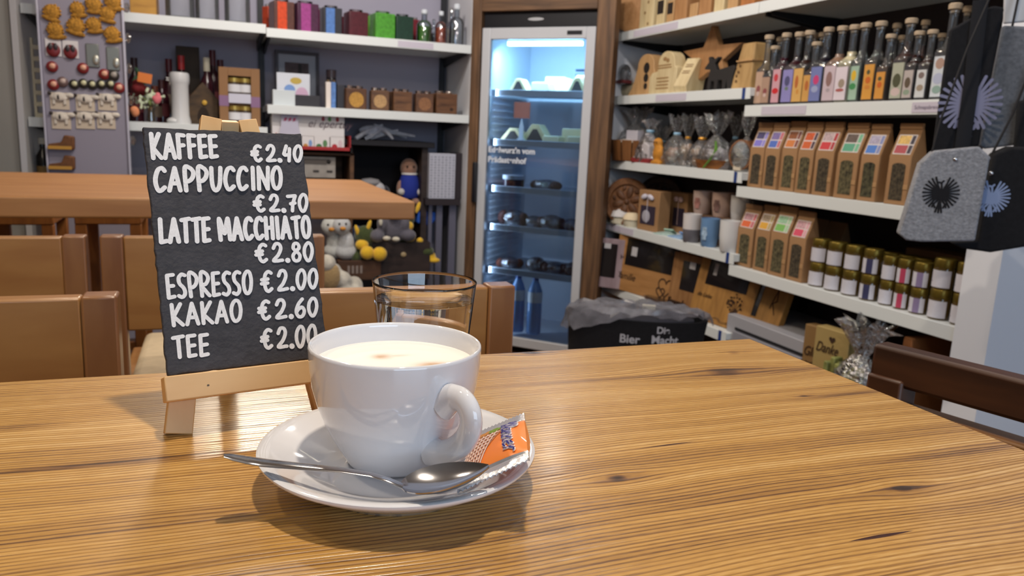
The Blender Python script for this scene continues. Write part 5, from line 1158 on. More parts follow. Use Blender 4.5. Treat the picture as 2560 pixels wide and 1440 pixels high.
# ------------------------------------------------------------------ jars in two tiers
honey = mat('#4c3a14', .15, coat=.5); lidm = mat('#7d6a2c', .35, metal=.75); labw = mat('#cfcdd6', .6, noise=(200, .05)); prn = mat('#8f8d9c', .7)
def jar(loc, r, h, lab, extra=None, g='honey and jam jars on the jar shelf', turn=0.0):
    t = thing('preserve_jar', lab, 'jar', loc, -PI / 2 - .45 + turn, g)
    MB().lathe([(0, 0), (r * .94, 0), (r, .004), (r, h * .66), (r * .93, h * .72), (0, h * .72)], 22).out('glass_body', honey, t)
    MB().lathe([(0, h * .71), (r * .97, h * .71), (r * .98, h * .75), (r * .98, h * .96), (r * .93, h * .99), (r * .5, h * .975), (0, h * .98)], 22).out('gold_lid', lidm, t)
    a0 = -PI / 2 - 1.75; n = 20; b = MB()
    vs = [(r * 1.012 * math.cos(a0 + 3.5 * k / n), r * 1.012 * math.sin(a0 + 3.5 * k / n), zz) for zz in (h * .07, h * .62) for k in range(n + 1)]
    b.add(vs, [(k, k + 1, n + 2 + k, n + 1 + k) for k in range(n)])
    ms = [labw]
    if extra:
        ms.append(mat(extra, .5)); b.mi(1); s, e = 13, 18
        vs = [(r * 1.02 * math.cos(a0 + 3.5 * k / n), r * 1.02 * math.sin(a0 + 3.5 * k / n), zz) for zz in (h * .07, h * .62) for k in range(s, e)]
        b.add(vs, [(k, k + 1, e - s + 1 + k, e - s + k) for k in range(e - s - 1)])
    b.out('paper_label', ms, t)
    b = MB()
    for j in range(3):
        k0 = 6; vs = [(r * 1.018 * math.cos(a0 + 3.5 * k / n), r * 1.018 * math.sin(a0 + 3.5 * k / n), h * (.24 + .10 * j) + dz) for dz in (0, .003) for k in range(k0, k0 + 5 - j)]
        m_ = 5 - j; b.add(vs, [(k, k + 1, m_ + k + 1, m_ + k) for k in range(m_ - 1)])
    b.out('label_print', prn, t)
cols = [(2023, 2063, None, '#'), (2063, 2105, None, ''), (2107, 2150, None, ''), (2153, 2197, '#3a3a5c', ''), (2202, 2241, None, ''), (2240, 2279, '#b8405c', ''), (2281, 2327, '#8a7a9c', ''), (2330, 2386, None, ''), (2388, 2440, None, '')]
for i, (pl, pr, ex, _) in enumerate(cols):
    a = at(pl, 700, x=XS + .045); c = at(pr, 700, x=XS + .045); r = (c - a).length / 2 * .80; l = (a + c) / 2
    jh = .086 if i < 4 else (.080 if i < 7 else .092)
    r = min(r, .040)
    for k, tier in enumerate(('lower', 'upper')):
        jar((XS + .048, l.y, ZJ + jh * k * .985), r, jh, 'white-labelled gold-lid jar, %s tier, %s from the tea bags%s' % (tier, ORD[i], ', with a red label stripe' if i == 5 else (', dark label side' if i == 3 else '')), ex)
for i, px in enumerate((2090, 2135, 2180, 2225, 2268, 2308, 2360)):
    l = at(px, 690, x=XS + .15); jar((XS + .15, l.y, ZJ), .034, .078, 'jar in the hidden back row, lower tier, %s from the tea bags' % ORD[i], None)
    jar((XS + .15, l.y, ZJ + .0775), .034, .078, 'jar in the back row, only its gold lid showing, %s from the tea bags' % ORD[i], None)
boxy('cardboard_box', 'R', .26, 2255, 2395, 628, 760, ZJ, .10, kraft, 'brown cardboard box behind the jars at the near end', 'box')
# ------------------------------------------------------------------ wooden ornaments
lime = wood('#c8a070', '#ad8556', (30, 30, 6), .6, (.3, .75)); lime2 = wood('#b8895a', '#9a6c40', (30, 30, 6), .6, (.3, .75)); palew = wood('#dccaa0', '#c2ab7e', (30, 30, 6), .6, (.3, .75)); engr = mat('#6e4c2e', .8)
def flat(name, off, box, poly, th, m, lab, cat, rz=0.0, z=ZW, extra=None, bev=.003, rx=0.0):
    """poly in 0..1 coordinates of the pixel box (left, right, top, base)"""
    l, w, h = fit('R', off, *box, z)
    t = thing(name, lab, cat, l, rot=(rx, 0, -PI / 2 + rz))
    MB().prism([((u - .5) * w, v * h) for u, v in poly], 0, th).out('body', m, t, bevel=bev)
    return t, w, h
def arc(cx_, cy_, rx, ry, a0, a1, n=10): return [(cx_ + rx * math.cos(a0 + (a1 - a0) * k / n), cy_ + ry * math.sin(a0 + (a1 - a0) * k / n)) for k in range(n + 1)]
t, w, h = flat('tealight_arch', .03, (1572, 1645, 136, 225), [(0, 0), (.92, 0), (.92, .45)] + arc(.58, .72, .27, .28, -.2, PI + .1) + [(.24, .45), (.14, .18)], .06, lime, 'bell-shaped wooden ornament with three dark holes', 'ornament')
b = MB()
for v, r_ in ((.66, .10), (.42, .08), (.22, .06)): b.disc(w * .12, h * v, w * r_, w * r_ * .9, -.001)
b.out('hole', mat('#1c1410', .9), t)
t, w, h = flat('engraved_plaque', .02, (1625, 1692, 129, 223), [(0, 0), (1, 0), (1, .60), (.92, .62)] + arc(.60, .72, .30, .28, 0, PI) + [(.30, .55), (.10, .52), (.0, .42)], .06, palew, 'pale engraved wooden plaque with a round top', 'ornament')
b = MB()
for j, v in enumerate((.12, .20, .28, .36, .60, .66)): b.box(-w * .22 + .004 * (j % 3), w * (.24 if j < 4 else .30) - .004 * (j % 2), -.001, 0, h * v, h * v + .006)
b.disc(w * .05, h * .82, w * .07, h * .05, -.001).disc(w * .16, h * .78, w * .06, h * .05, -.001)
b.out('engraving', mat('#9a774c', .8), t)
l, w, h = fit('R', .02, 1676, 1734, 143, 223, ZW)
t = thing('engraved_block', 'wooden block with a slanted pale engraved face and dark side', 'ornament', l, -PI / 2 + .35); w *= .38
MB().add([(-w * .6, 0, .03), (w * .35, 0, .03), (w * .75, .05, h), (-w * .2, .05, h), (-w * .5, .10, .0), (w * .55, .11, .0), (w * .75, .12, h * .9), (-w * .2, .12, h * .9), (-w * .5, .01, 0), (w * .4, .01, 0)], [(0, 1, 2, 3), (3, 2, 6, 7), (1, 9, 5, 6, 2), (0, 3, 7, 4, 8), (8, 9, 1, 0), (4, 7, 6, 5), (8, 4, 5, 9)]).out('block', palew, t, bevel=.003)
b = MB()
for v in (.45, .52, .68, .75): b.add([Vector((-w * .6 + w * .4 * v + w * .2, .05 * v - .0012, .03 + (h - .03) * v)), Vector((-w * .6 + w * .4 * v + w * .75, .05 * v - .0012, .03 + (h - .03) * v)), Vector((-w * .6 + w * .4 * v + w * .75, .05 * (v + .035) - .0012, .03 + (h - .03) * (v + .035))), Vector((-w * .6 + w * .4 * v + w * .2, .05 * (v + .035) - .0012, .03 + (h - .03) * (v + .035)))], [(0, 1, 2, 3)])
b.out('engraving', mat('#8a6a44', .8), t, smooth=0)
star = []
for k in range(10):
    a = PI / 2 + k * PI / 5; r_ = .56 if k % 2 == 0 else .235
    star.append((.5 + r_ * math.cos(a) * .98, .50 + r_ * math.sin(a) * .92))
t, w, h = flat('wooden_star', .10, (1708, 1846, 70, 236), star, .03, lime2, 'large wooden star on the shelf behind the black deer', 'star')
t.location.z += h * .045
deer = [(.14, 0), (.24, 0), (.25, .28), (.36, .28), (.37, 0), (.46, 0), (.48, .30), (.62, .30), (.63, 0), (.72, 0), (.75, .28), (.80, .0), (.92, 0), (.94, .40), (.98, .60), (.93, .68), (.60, .62), (.42, .58), (.36, .70), (.33, .78), (.44, .92), (.42, .97), (.28, .88), (.22, .90), (.16, 1.0), (.11, .97), (.14, .84), (.02, .70), (.02, .64), (.12, .63), (.20, .62), (.16, .40)]
t, w, h = flat('black_deer', .03, (1760, 1838, 138, 218), deer, .02, mat('#24201f', .7), 'black wooden deer figure standing before the star', 'ornament', bev=.0015)
l, w, h = fit('R', .03, 1826, 1894, 106, 216, ZW); w *= .75
t = thing('bark_lantern', 'tall wooden lantern post with a rounded hood beside the deer', 'ornament', l, -PI / 2)
MB().add([(-w * .6, 0, 0), (w * .4, 0, 0), (w * .25, .02, h), (-w * .35, .02, h), (-w * .5, .09, 0), (w * .5, .10, 0), (w * .3, .09, h), (-w * .3, .09, h)], [(0, 1, 2, 3), (4, 7, 6, 5), (0, 3, 7, 4), (1, 5, 6, 2), (3, 2, 6, 7), (0, 4, 5, 1)]).out('post', wood('#c3a06a', '#a07d4c', (20, 20, 6), .7), t, bevel=.006)
MB().box(-w * .42, w * .36, .004, .10, h * .60, h * .63).out('ledge', lime, t)
b = MB()
for u, v in ((-.32, .18), (-.28, .38), (-.24, .52), (-.34, .30)): b.disc(u * w, h * v, .007, .006, .0145 * v - .0015, 8)
b.out('knot', mat('#6a4c2c', .8), t)
l, w, h = fit('R', .06, 1533, 1572, 150, 232, ZW)
t = thing('sweet_pouch', 'tan pouch with a clear red-rimmed pack at the far end of the deer shelf', 'bag', l, -PI / 2)
b = MB().ell((0, .04, h * .22), (w * .55, .04, h * .24), 12); b.out('pouch', mat('#9a8f78', .9, noise=(40, .2)), t)
o = MB().ell((w * .2, .0, h * .6), (w * .35, .03, h * .28), 10).out('clear_pack', film('#ffffff', .35, .1, 1, .6), t)
MB().box(w * .0, w * .5, -.03, .02, h * .36, h * .44).out('red_sweets', mat('#6a2a2a', .6, noise=(80, .4)), t)
l, w, h = fit('R', .04, 1568, 1602, -25, 57, ZT)
t = thing('wood_slice', 'round wooden slice standing at the far end of the top shelf', 'ornament', l, -PI / 2 + .6)
MB().lathe([(0, 0), (w * .9, 0), (w, .01), (w, .035), (w * .9, .045), (0, .045)], 28).out('slice', lime2, t, (0, .04, w), rot=(PI / 2, 0, 0))
for i, (pl, pr, pt, m_, nm, cat, lab) in enumerate(((1598, 1640, -50, palew, 'spotted_board', 'ornament', 'pale spotted wooden board on the top right shelf'), (1640, 1664, -4, palew, 'small_wooden_house', 'ornament', 'small pale wooden house with dark opening, left one of two'), (1666, 1686, 2, lime, 'small_wooden_house', 'ornament', 'small wooden house with dark opening, right one of two'), (1686, 1722, -60, lime2, 'wooden_board', 'board', 'reddish wooden board on the top right shelf'), (1722, 1746, 8, lime, 'wooden_box', 'box', 'low light wooden box right of the reddish board'), (1746, 1782, -40, lime2, 'wooden_box', 'box', 'tall wooden box in the middle of the top right shelf'), (1784, 1814, -30, palew, 'wooden_box', 'box', 'pale tall wooden box near the shelf joint'), (1818, 1848, -35, lime, 'wooden_box', 'box', 'light wooden box beside the shelf joint'), (1850, 1892, -45, wood('#b9773c', '#96592a', (30, 30, 6), .5), 'wooden_box', 'box', 'orange wooden box over the shelf joint'))):
    base = 54 - (pl - 1598) * .20
    l, w, h = fit('R', .05, pl, pr, pt, base, ZT)
    t = thing(nm, lab, cat, l, -PI / 2); w *= .8
    MB().box(-w / 2, w / 2, 0, .07, 0, h).out('body', m_, t, bevel=.003)
    if i == 0:
        b = MB()
        for u, v in ((-.1, .35), (.15, .12), (.1, .55)): b.disc(u * w, h * v, .009, .008, -.001, 8)
        b.out('knot', mat('#8a6a44', .8), t)
    if i in (1, 2): MB().box(-w * .40, w * .36, -.001, .0, h * .46, h * .92).out('opening', mat('#241a14', .9), t)
# ------------------------------------------------------------------ clear gift bags
cello = film('#ffffff', .12, .07, 1, .9, .06); cello2 = film('#f6f7fa', .18, .05, 1, 1.0, .06)
def cellobag(t, w, h, d, neck=.62, m=None, flare=.7, yc=.05):
    """gathered clear bag with a tied neck and a fanned top"""
    b = MB(); n = 26; vs, fs = [], []; prof = [(1.0, 0), (1.08, .12), (1.0, .3), (.72, neck - .15), (.2, neck), (.22, neck + .03), (flare * .7, neck + .2), (flare, 1.0)]
    for i, (r, v) in enumerate(prof):
        for k in range(n):
            a = 2 * PI * k / n; j = 1 + random.uniform(-.10, .10) + (.22 if i >= 4 else .06) * math.sin(k * PI) * 1 + (.25 * (-1) ** k if i >= 5 else 0)
            vs.append((w / 2 * r * j * math.cos(a), yc + d / 2 * r * j * math.sin(a), h * (v + (random.uniform(-.06, .06) if i == 7 else 0))))
    for i in range(len(prof) - 1):
        for k in range(n): fs.append((i * n + k, i * n + (k + 1) % n, (i + 1) * n + (k + 1) % n, (i + 1) * n + k))
    b.add(vs, fs); return b.out('cellophane', m or cello, t, smooth=25)
bisc = mat('#a88468', .8, noise=(60, .35)); ribg = mat('#6ea23c', .6); goldr = mat('#c98f2c', .35, metal=.4)
def giftbag(box, lab, kind, off=.03, neck=.6, m=None):
    l, w, h = fit('R', off, *box, ZC); w *= .85; h = min(h, .268); d = min(w, .11)
    t = thing('gift_bag', lab, 'gift bag', l, -PI / 2 + .2, 'clear gift bags on the shelf')
    if kind == 'bucket':
        b = MB(); n = 14; hh = h * .40
        for k in range(n):
            a0, a1 = 2 * PI * k / n + .02, 2 * PI * (k + 1) / n - .02
            b.add([(w * .42 * math.cos(a), .05 + w * .36 * math.sin(a), 0) for a in (a0, a1)] + [(w * .50 * math.cos(a), .05 + w * .42 * math.sin(a), hh) for a in (a1, a0)], [(0, 1, 2, 3)])
        b.lathe([(0, .004), (w * .41, .004)], 20, (0, .05, 0))
        b.out('wooden_bucket', wood('#8a5a30', '#6a4220', (30, 30, 4), .6), t)
        MB().ell((0, .05, hh * .9), (w * .40, w * .34, .02), 12).out('sweets', mat('#c9bfb4', .6, noise=(60, .4)), t)
        MB().box(-.0, w * .30, -.01, .03, hh, hh + .05).out('white_card', mat('#c9c4cc', .6), t)
    elif kind == 'basket':
        MB().lathe([(0, 0), (w * .42, 0), (w * .5, h * .16), (w * .46, h * .16), (w * .40, .01), (0, .01)], 24, (0, .05, 0)).out('basket', wood('#9a5f24', '#6f3f14', (30, 30, 60), .7), t)
        b = MB()
        for k in range(9): b.ell((random.uniform(-.3, .3) * w, .05 + random.uniform(-.2, .2) * w, h * random.uniform(.16, .3)), random.uniform(.018, .028), 8)
        b.out('sweets', mat('#b9b4b4', .5, noise=(40, .4)), t)
        MB().tube([(w * .30, -.012, h * .5), (w * .38, -.02, h * .36), (w * .30, -.03, h * .2), (w * .10, -.035, h * .02)], [.004, .010, .008, .007], 8, .35).out('green_ribbon', ribg, t)
    else:
        b = MB(); cols_ = {'biscuit': bisc, 'red': mat('#b9b2b4', .6), 'paper': mat('#a8896a', .7, noise=(30, .3))}[kind]
        if kind == 'red':
            b.prism([(-w * .45, .02), (w * .4, .02), (w * .35, h * .42), (w * .1, h * .5)], .0, .07); b.out('white_pack', cols_, t, bevel=.006)
            MB().box(-w * .48, w * .44, -.004, .075, 0, .022).out('red_base', mat('#8a2a2c', .6, noise=(80, .3)), t, bevel=.003)
        else:
            for k in range(12): b.ell((random.uniform(-.34, .34) * w, .05 + random.uniform(-.3, .3) * d, h * random.uniform(.06, neck * .62)), (random.uniform(.018, .03), random.uniform(.012, .02), random.uniform(.018, .03)), 8, (random.random(), random.random(), 0))
            b.out('biscuits', cols_, t)
    cellobag(t, w, h, d, neck, m)
    if kind not in ('bucket', 'basket'): MB().lathe([(w * .13, h * neck - .006), (w * .15, h * neck), (w * .13, h * neck + .006)], 12, (0, .05, 0)).out('tie', goldr if kind == 'paper' else mat('#8fb8d4', .4), t)
    return t
giftbag((1532, 1612, 262, 398), 'clear gift bag with a wooden bucket of sweets at the far end', 'bucket', .04, .7)
giftbag((1584, 1628, 300, 398), 'clear gift bag with a white and red pack beside the bucket', 'red', .01, .75)
giftbag((1612, 1660, 315, 400), 'clear gift bag of biscuits behind the yellow figure', 'biscuit', .10)
giftbag((1652, 1694, 290, 405), 'clear gift bag of pale biscuits in the middle, blue tie', 'biscuit', .02, .65)
giftbag((1684, 1718, 285, 406), 'tall clear gift bag leaning in the middle, biscuits below', 'paper', .05, .55)
giftbag((1712, 1760, 292, 410), 'clear gift bag with gold tie left of the green ribbon', 'paper', .02, .58)
giftbag((1738, 1808, 280, 416), 'clear gift bag with a basket and green ribbon', 'basket', .03, .6, cello2)
giftbag((1800, 1836, 290, 420), 'clear gift bag behind the round wooden one', 'biscuit', .14)
l, w, h = fit('R', .005, 1622, 1654, 342, 402, ZC)
t = thing('yellow_figure', 'orange-yellow paper figure standing between the gift bags', 'ornament', l, -PI / 2)
b = MB(); b.ell((-.01, .02, h * .78), (w * .30, .02, h * .20), 10).ell((.0, .02, h * .40), (w * .38, .02, h * .36), 10).box(-w * .3, w * .35, 0, .04, 0, h * .12)
b.out('figure_body', mat('#c8862c', .7, noise=(40, .3)), t, remesh=.005)
e = MB().ell((-.014, .0, h * .80), .004, 6).ell((.006, .0, h * .80), .004, 6); e.out('eyes', mat('#2a1a10', .5), t)
l, w, h = fit('R', .02, 1814, 1872, 344, 424, ZC); w *= .8
t = thing('round_gift_basket', 'round wooden hoop basket wrapped in clear film beside the tea bags', 'gift bag', l, -PI / 2 + .2)
MB().lathe([(w * .42, -.03), (w * .5, -.03), (w * .5, .03), (w * .42, .03)], 30).out('hoop', wood('#8a5c3a', '#6a4226', (30, 30, 30), .6), t, (0, .05, h * .5), rot=(PI / 2, 0, 0))
MB().box(-w * .20, w * .12, .01, .06, .005, h * .40).out('white_pack', mat('#c2b4a0', .7), t, bevel=.003)
MB().ell((0, .04, h * .5), (w * .46, .05, h * .46), 14).out('film_wrap', cello2, t)
cellobag(t, w * .7, h * 1.7, .06, .62)
# ------------------------------------------------------------------ mug shelf
def carved_disc(box, off, lab, m, ms_, z=ZM):
    l, w, h = fit('R', off, *box, z); r = h / 2
    t = thing('carved_plate', lab, 'plate', l, rot=(-.12, 0, -PI / 2 + .75)); c = (0, .02, r)
    MB().lathe([(0, 0), (r * .95, 0), (r, .008), (r, .022), (r * .94, .028), (r * .74, .026), (r * .72, .014), (0, .014)], 40).out('rim', m, t, c, rot=(PI / 2, 0, 0))
    b = MB()
    for k in range(6):
        a = 2 * PI * k / 6 + .3; b.ell((r * .40 * math.cos(a), .003, r + r * .40 * math.sin(a)), (r * .26, .008, r * .15), 10, (0, -a, 0))
        a += PI / 6; b.ell((r * .58 * math.cos(a), .004, r + r * .58 * math.sin(a)), (r * .12, .007, r * .08), 8, (0, -a + .8, 0))
    b.ell((0, .002, r), (r * .12, .009, r * .12), 10)
    b.out('carving', ms_, t)
carved_disc((1522, 1610, 444, 556), .03, 'round carved wooden plate with leaf pattern at the far end', wood('#8a5c36', '#6c4326', (20, 20, 20), .55), wood('#6e4526', '#4e2f18', (40, 40, 40), .6))
carved_disc((1608, 1690, 440, 555), .26, 'dark round carved plate behind the kraft bags', wood('#4c2c1a', '#331c10', (20, 20, 20), .55), wood('#3a2214', '#28160c', (40, 40, 40), .6))
for i, (box, hx) in enumerate((((1538, 1568, 522, 556), '#d9d4d2'), ((1568, 1591, 532, 562), '#e2cfae'))):
    l, w, h = fit('R', .04, *box, ZM); r = w * .42
    t = thing('salt_jar', '%s small glass jar with pale cloth cover before the carved plate' % ('left', 'right')[i], 'jar', l, 0, 'small cloth-covered jars')
    MB().lathe([(0, 0), (r * .9, 0), (r, .006), (r, h * .5), (0, h * .5)], 18).out('body', mat('#cfc7b0', .3), t)
    b = MB().lathe([(r * .8, h * .5), (r * 1.15, h * .52), (r * 1.0, h * .8), (r * .6, h), (0, h)], 18); b.out('cloth_cover', mat(hx, .9, bump=(90, .6)), t)
for i, (box, lab, off) in enumerate((((1592, 1652, 476, 560), 'kraft gift bag with a white bow and dark window on the mug shelf', .03), ((1676, 1722, 482, 552), 'brown kraft gift bag with a pink bow behind the sachets', .16))):
    l, w, h = fit('R', off, *box, ZM); w *= .72
    t = thing('kraft_gift_bag', lab, 'gift bag', l, -PI / 2 + .12); d = .07
    MB().box(-w / 2, w / 2, 0, d, 0, h).out('bag_body', kr, t, bevel=.003)
    MB().box(-w * .36, w * .34, -.002, 0, h * .16, h * .62).out('window', mat('#3b3340', .2), t)
    if i == 0: MB().ell((-w * .08, -.001, h * .36), (w * .20, .004, h * .16), 10).out('white_jar', mat('#aaa7b0', .5), t)
    b = MB()
    for s in (-1, 1): b.ell((s * w * .15 - w * .02, -.008, h * .84), (w * .15, .008, .013), 8, (0, .3 * s, 0))
    b.tube([(-w * .02, -.006, h * .82), (-w * .01, -.006, h * .2)], .0016, 5)
    b.out('bow', mat('#cfcbd8' if i == 0 else '#b99a96', .6), t)
boxy('kraft_box', 'R', .18, 1652, 1682, 478, 552, ZM, .07, kr, 'plain kraft box between the two kraft gift bags', 'box')
for i, (px, py, rz_, hx, lab) in enumerate(((1660, 556, .5, '#a9c0b8', 'pale green paper sachet lying in front of the kraft bag'), (1690, 562, .1, '#8fb0d4', 'blue and green paper sachet lying in front of the mugs'))):
    p = at(px, py + 10, x=XS + .03); p.z = ZM
    t = thing('bath_sachet', lab, 'sachet', p, rot=(-.5, 0, -PI / 2 + rz_))
    b = MB(); b.add([(-.06, -.005, .002), (.05, -.01, .004), (.06, .09, .03), (-.05, .10, .03), (0, .04, .042), (-.05, 0, -.004), (.05, 0, -.004), (.055, .09, .0), (-.05, .09, .0)], [(0, 1, 4), (1, 2, 4), (2, 3, 4), (3, 0, 4), (5, 8, 7, 6), (0, 5, 6, 1), (1, 6, 7, 2), (2, 7, 8, 3), (3, 8, 5, 0)])
    b.out('packet', mat(hx, .5, noise=(50, .25)), t, bevel=.003)
    MB().box(-.02, .03, .02, .06, .036, .043).out('print', mat(('#8fae9c', '#6f96cc')[i], .5), t)
def mug(box, hexc, lab, zz, art=None, two=None, off=.03):
    l, w, h = fit('R', off, *box, zz); r = w * .40
    t = thing('ceramic_mug', lab, 'mug', l, -PI / 2 + .35, 'ceramic mugs'); cer = mat(hexc, .35)
    MB().lathe([(0, 0), (r * .78, 0), (r * .84, .004), (r * .98, h * .5), (r * 1.02, h), (r * .96, h), (r * .9, h * .5), (r * .75, .006), (0, .006)], 26).out('body', cer, t)
    if two: MB().lathe([(r * .79, -.0002), (r * .86, .004), (r * .985, h * .46)], 26).out('glaze', mat(two, .35), t)
    MB().tube([(r * .9 * .3, r * .9, h * .8), (r * .5, r * 1.4, h * .75), (r * .55, r * 1.5, h * .5), (r * .4, r * 1.25, h * .3), (r * .25, r * .85, h * .25)], .005, 8).out('handle', cer, t)
    if art:
        b = MB(); b.nrm = Vector((0, -1, 0))
        def P(u, v): a = -PI / 2 + u; return Vector((r * 1.015 * math.cos(a), r * 1.015 * math.sin(a), h * v))
        for u in range(-3, 4):
            pass
        n = 8; vs = [P(-.35 + .7 * k / n, vv) for vv in (.25, .40, .55, .70) for k in range(n + 1)]
        b.add(vs, [(j * (n + 1) + k, j * (n + 1) + k + 1, (j + 1) * (n + 1) + k + 1, (j + 1) * (n + 1) + k) for j in range(3) for k in range(1 if j != 1 else 0, n - (1 if j != 1 else 0))])
        b.out('motif', mat(art, .5, noise=(70, .4)), t)
    return t
def mugbox(box, lab, zz, off=.075, dep=.10):
    l, w, h = fit('R', off, *box, zz)
    t = thing('mug_box', lab, 'box', l, -PI / 2)
    MB().box(-w / 2, w / 2, 0, dep, 0, h).out('carton', mat('#5f4530', .8), t, bevel=.002)
mh = at(1770, 540, x=XS + .13).z - ZM
for i, (pl, pr) in enumerate(((1722, 1778), (1778, 1832), (1832, 1872))): mugbox((pl, pr, 536 + 8 * i, 600, ), 'brown mug carton behind the lower mugs, %s from the left' % ORD[i], ZM, .085, .12)
za = ZM + (at(1750, 536, x=XS + .085).z - ZM) + .001
mug((1740, 1776, 477, 534), '#c9b0a4', 'pinkish mug with a faint red motif, upper row first', za, '#a8756c', off=.12)
mug((1787, 1828, 481, 544), '#c2a392', 'rosy mug with dark lettering-like marks, upper row second', za, '#7a5c54', off=.12)
mug((1832, 1870, 488, 552), '#cfcbc8', 'whitish mug half behind the tea bag, upper row third', za, off=.12)
mug((1714, 1746, 534, 596), '#d8d2cf', 'short mug with white top and grey bottom, lower row first', ZM, two='#6d6a70', off=.03)
mug((1758, 1792, 545, 608), '#6b8fb8', 'blue mug with a paler motif, lower row second', ZM, '#a4bcd2', off=.03)
mug((1806, 1848, 551, 617), '#dcdbda', 'plain white tall mug, lower row third, nearest the tea bags', ZM, off=.03)
# ------------------------------------------------------------------ wooden picture frames on the lowest shelf
slab_l = wood('#b58450', '#9a6c3c', (5, 30, 30), .6, (.3, .75)); pane_d = mat('#1b181b', .15, coat=.4); burn = mat('#3a2415', .9)
def frame(box, off, lab, m, pane, rz=0.0, rx=-.10, deep=.02, tag_=None, zz=None, wm=1.0):
    l, w, h = fit('R', off, *box, ZF); h = min(h, .285); w *= wm
    l.z = ZF + .002 if zz is None else zz
    t = thing('photo_frame', lab, 'picture frame', l, rot=(rx, 0, -PI / 2 + rz))
    MB().box(-w / 2, w / 2, 0, deep, 0, h).out('wooden_body', m, t, bevel=.003)
    u0, u1, v0, v1 = pane
    p = MB().box((u0 - .5) * w, (u1 - .5) * w, -.002, 0, v0 * h, v1 * h).out('photo_pane', pane_d, t)
    if tag_:
        a0, a1, b0, b1 = tag_; MB().box((a0 - .5) * w, (a1 - .5) * w, -.003, -.002, b0 * h, b1 * h).out('paper_tag', mat('#b9b6b8', .6), p)
    return t, w, h
t, w, h = frame((1484, 1566, 598, 712), -.055, 'whitewashed pink wooden photo frame at the far end of the lowest shelf', wood('#9a878c', '#847076', (30, 30, 5), .6), (.16, .66, .22, .90), rz=.70, wm=.56, deep=.05, tag_=(.30, .48, .80, .90))
text('lettering', 'H', .035, burn, t, (w * .26, -.003, h * .62)); text('lettering', 'y', .04, burn, t, (w * .26, -.003, h * .30))
t, w, h = frame((1556, 1690, 590, 752), .03, 'wooden family photo frame with two burnt hearts', slab_l, (.14, .86, .48, .96), rz=.22, deep=.05, tag_=(.22, .30, .66, .82))
text('lettering', 'Familie', .050, burn, t, (-w * .45, -.002, h * .22), depth=.0004, shear=.3)
b = MB(); b.nrm = Vector((0, -1, 0))
def heart(cx_, cz, s): return [(cx_ + s * 16 * math.sin(a) ** 3 / 17, cz + s * (13 * math.cos(a) - 5 * math.cos(2 * a) - 2 * math.cos(3 * a) - math.cos(4 * a)) / 17) for a in [2 * PI * k / 28 for k in range(29)]]
b.ribbon([heart(w * .25, h * .255, .054), heart(w * .19, h * .15, .030)], .007, lambda u, v: Vector((u, -.0015, v))).out('burnt_hearts', burn, t, smooth=0)
t, w, h = frame((1680, 1752, 638, 742), .05, 'small wooden frame with cut-out word along its foot', wood('#a07448', '#815830', (30, 30, 5), .6), (.30, .84, .36, .88), rz=.15, tag_=(.5, .66, .76, .88))
text('lettering', 'Freunde', .046, burn, t, (-w * .48, -.003, h * .06), depth=.003, shear=.2, sx=.80)
t, w, h = frame((1736, 1866, 610, 786), .04, 'tall wooden frame with a burnt tree, leaning right', wood('#b08040', '#8f6430', (30, 30, 5), .6), (.16, .86, .56, .96), rz=.1, rx=-.22, deep=.03, tag_=(.26, .32, .72, .90))
text('lettering', 'die Liebe', .026, burn, t, (-w * .42, -.003, h * .36), depth=.0004, shear=.3)
b = MB(); b.nrm = Vector((0, -1, 0)); tr = []
for a in (-.9, -.5, -.15, .2, .55, .95): tr.append([(w * .24, h * .12), (w * .24 + .012 * math.sin(a), h * .24), (w * .24 + .042 * math.sin(a), h * .26 + .045 * math.cos(a))])
tr.append([(w * .24, h * .02), (w * .235, h * .15)])
b.ribbon(tr, .004, lambda u, v: Vector((u, -.0015, v)))
for k in range(46): a = random.uniform(0, 2 * PI); r_ = random.uniform(.015, .05); b.disc(w * .24 + r_ * math.cos(a), h * .36 + r_ * 1.0 * math.sin(a), .0055, .0045, -.0018, 6)
b.out('burnt_tree', burn, t, smooth=0)
t, w, h = frame((1846, 1936, 680, 812), .06, 'narrow wooden frame with a dark slanting pane beside the cabinet', wood('#a8793c', '#86602c', (30, 30, 5), .6), (.10, .42, .32, .98), rz=.1, rx=-.3, deep=.03)
b = MB(); b.nrm = Vector((0, -1, 0)); b.ribbon([[(w * .18, h * .5), (w * .26, h * .8), (w * .30, h * .62), (w * .22, h * .58), (w * .32, h * .42)]], .005, lambda u, v: Vector((u, -.0015, v))).out('burnt_lettering', burn, t, smooth=0)
p = at(1660, 756, x=XS + .02); p.z = ZF + .002
t = thing('cake_board', 'brown board lying flat in film before the family frame', 'board', p, -PI / 2 + .1)
MB().box(-.16, .16, 0, .12, 0, .014).out('board', wood('#6a4630', '#4e3220', (5, 30, 30), .6), t, bevel=.003)
MB().box(-.165, .165, -.004, .125, .0145, .018).out('film_wrap', film('#ffffff', .25, .1, 1, .6), t, bevel=.002)
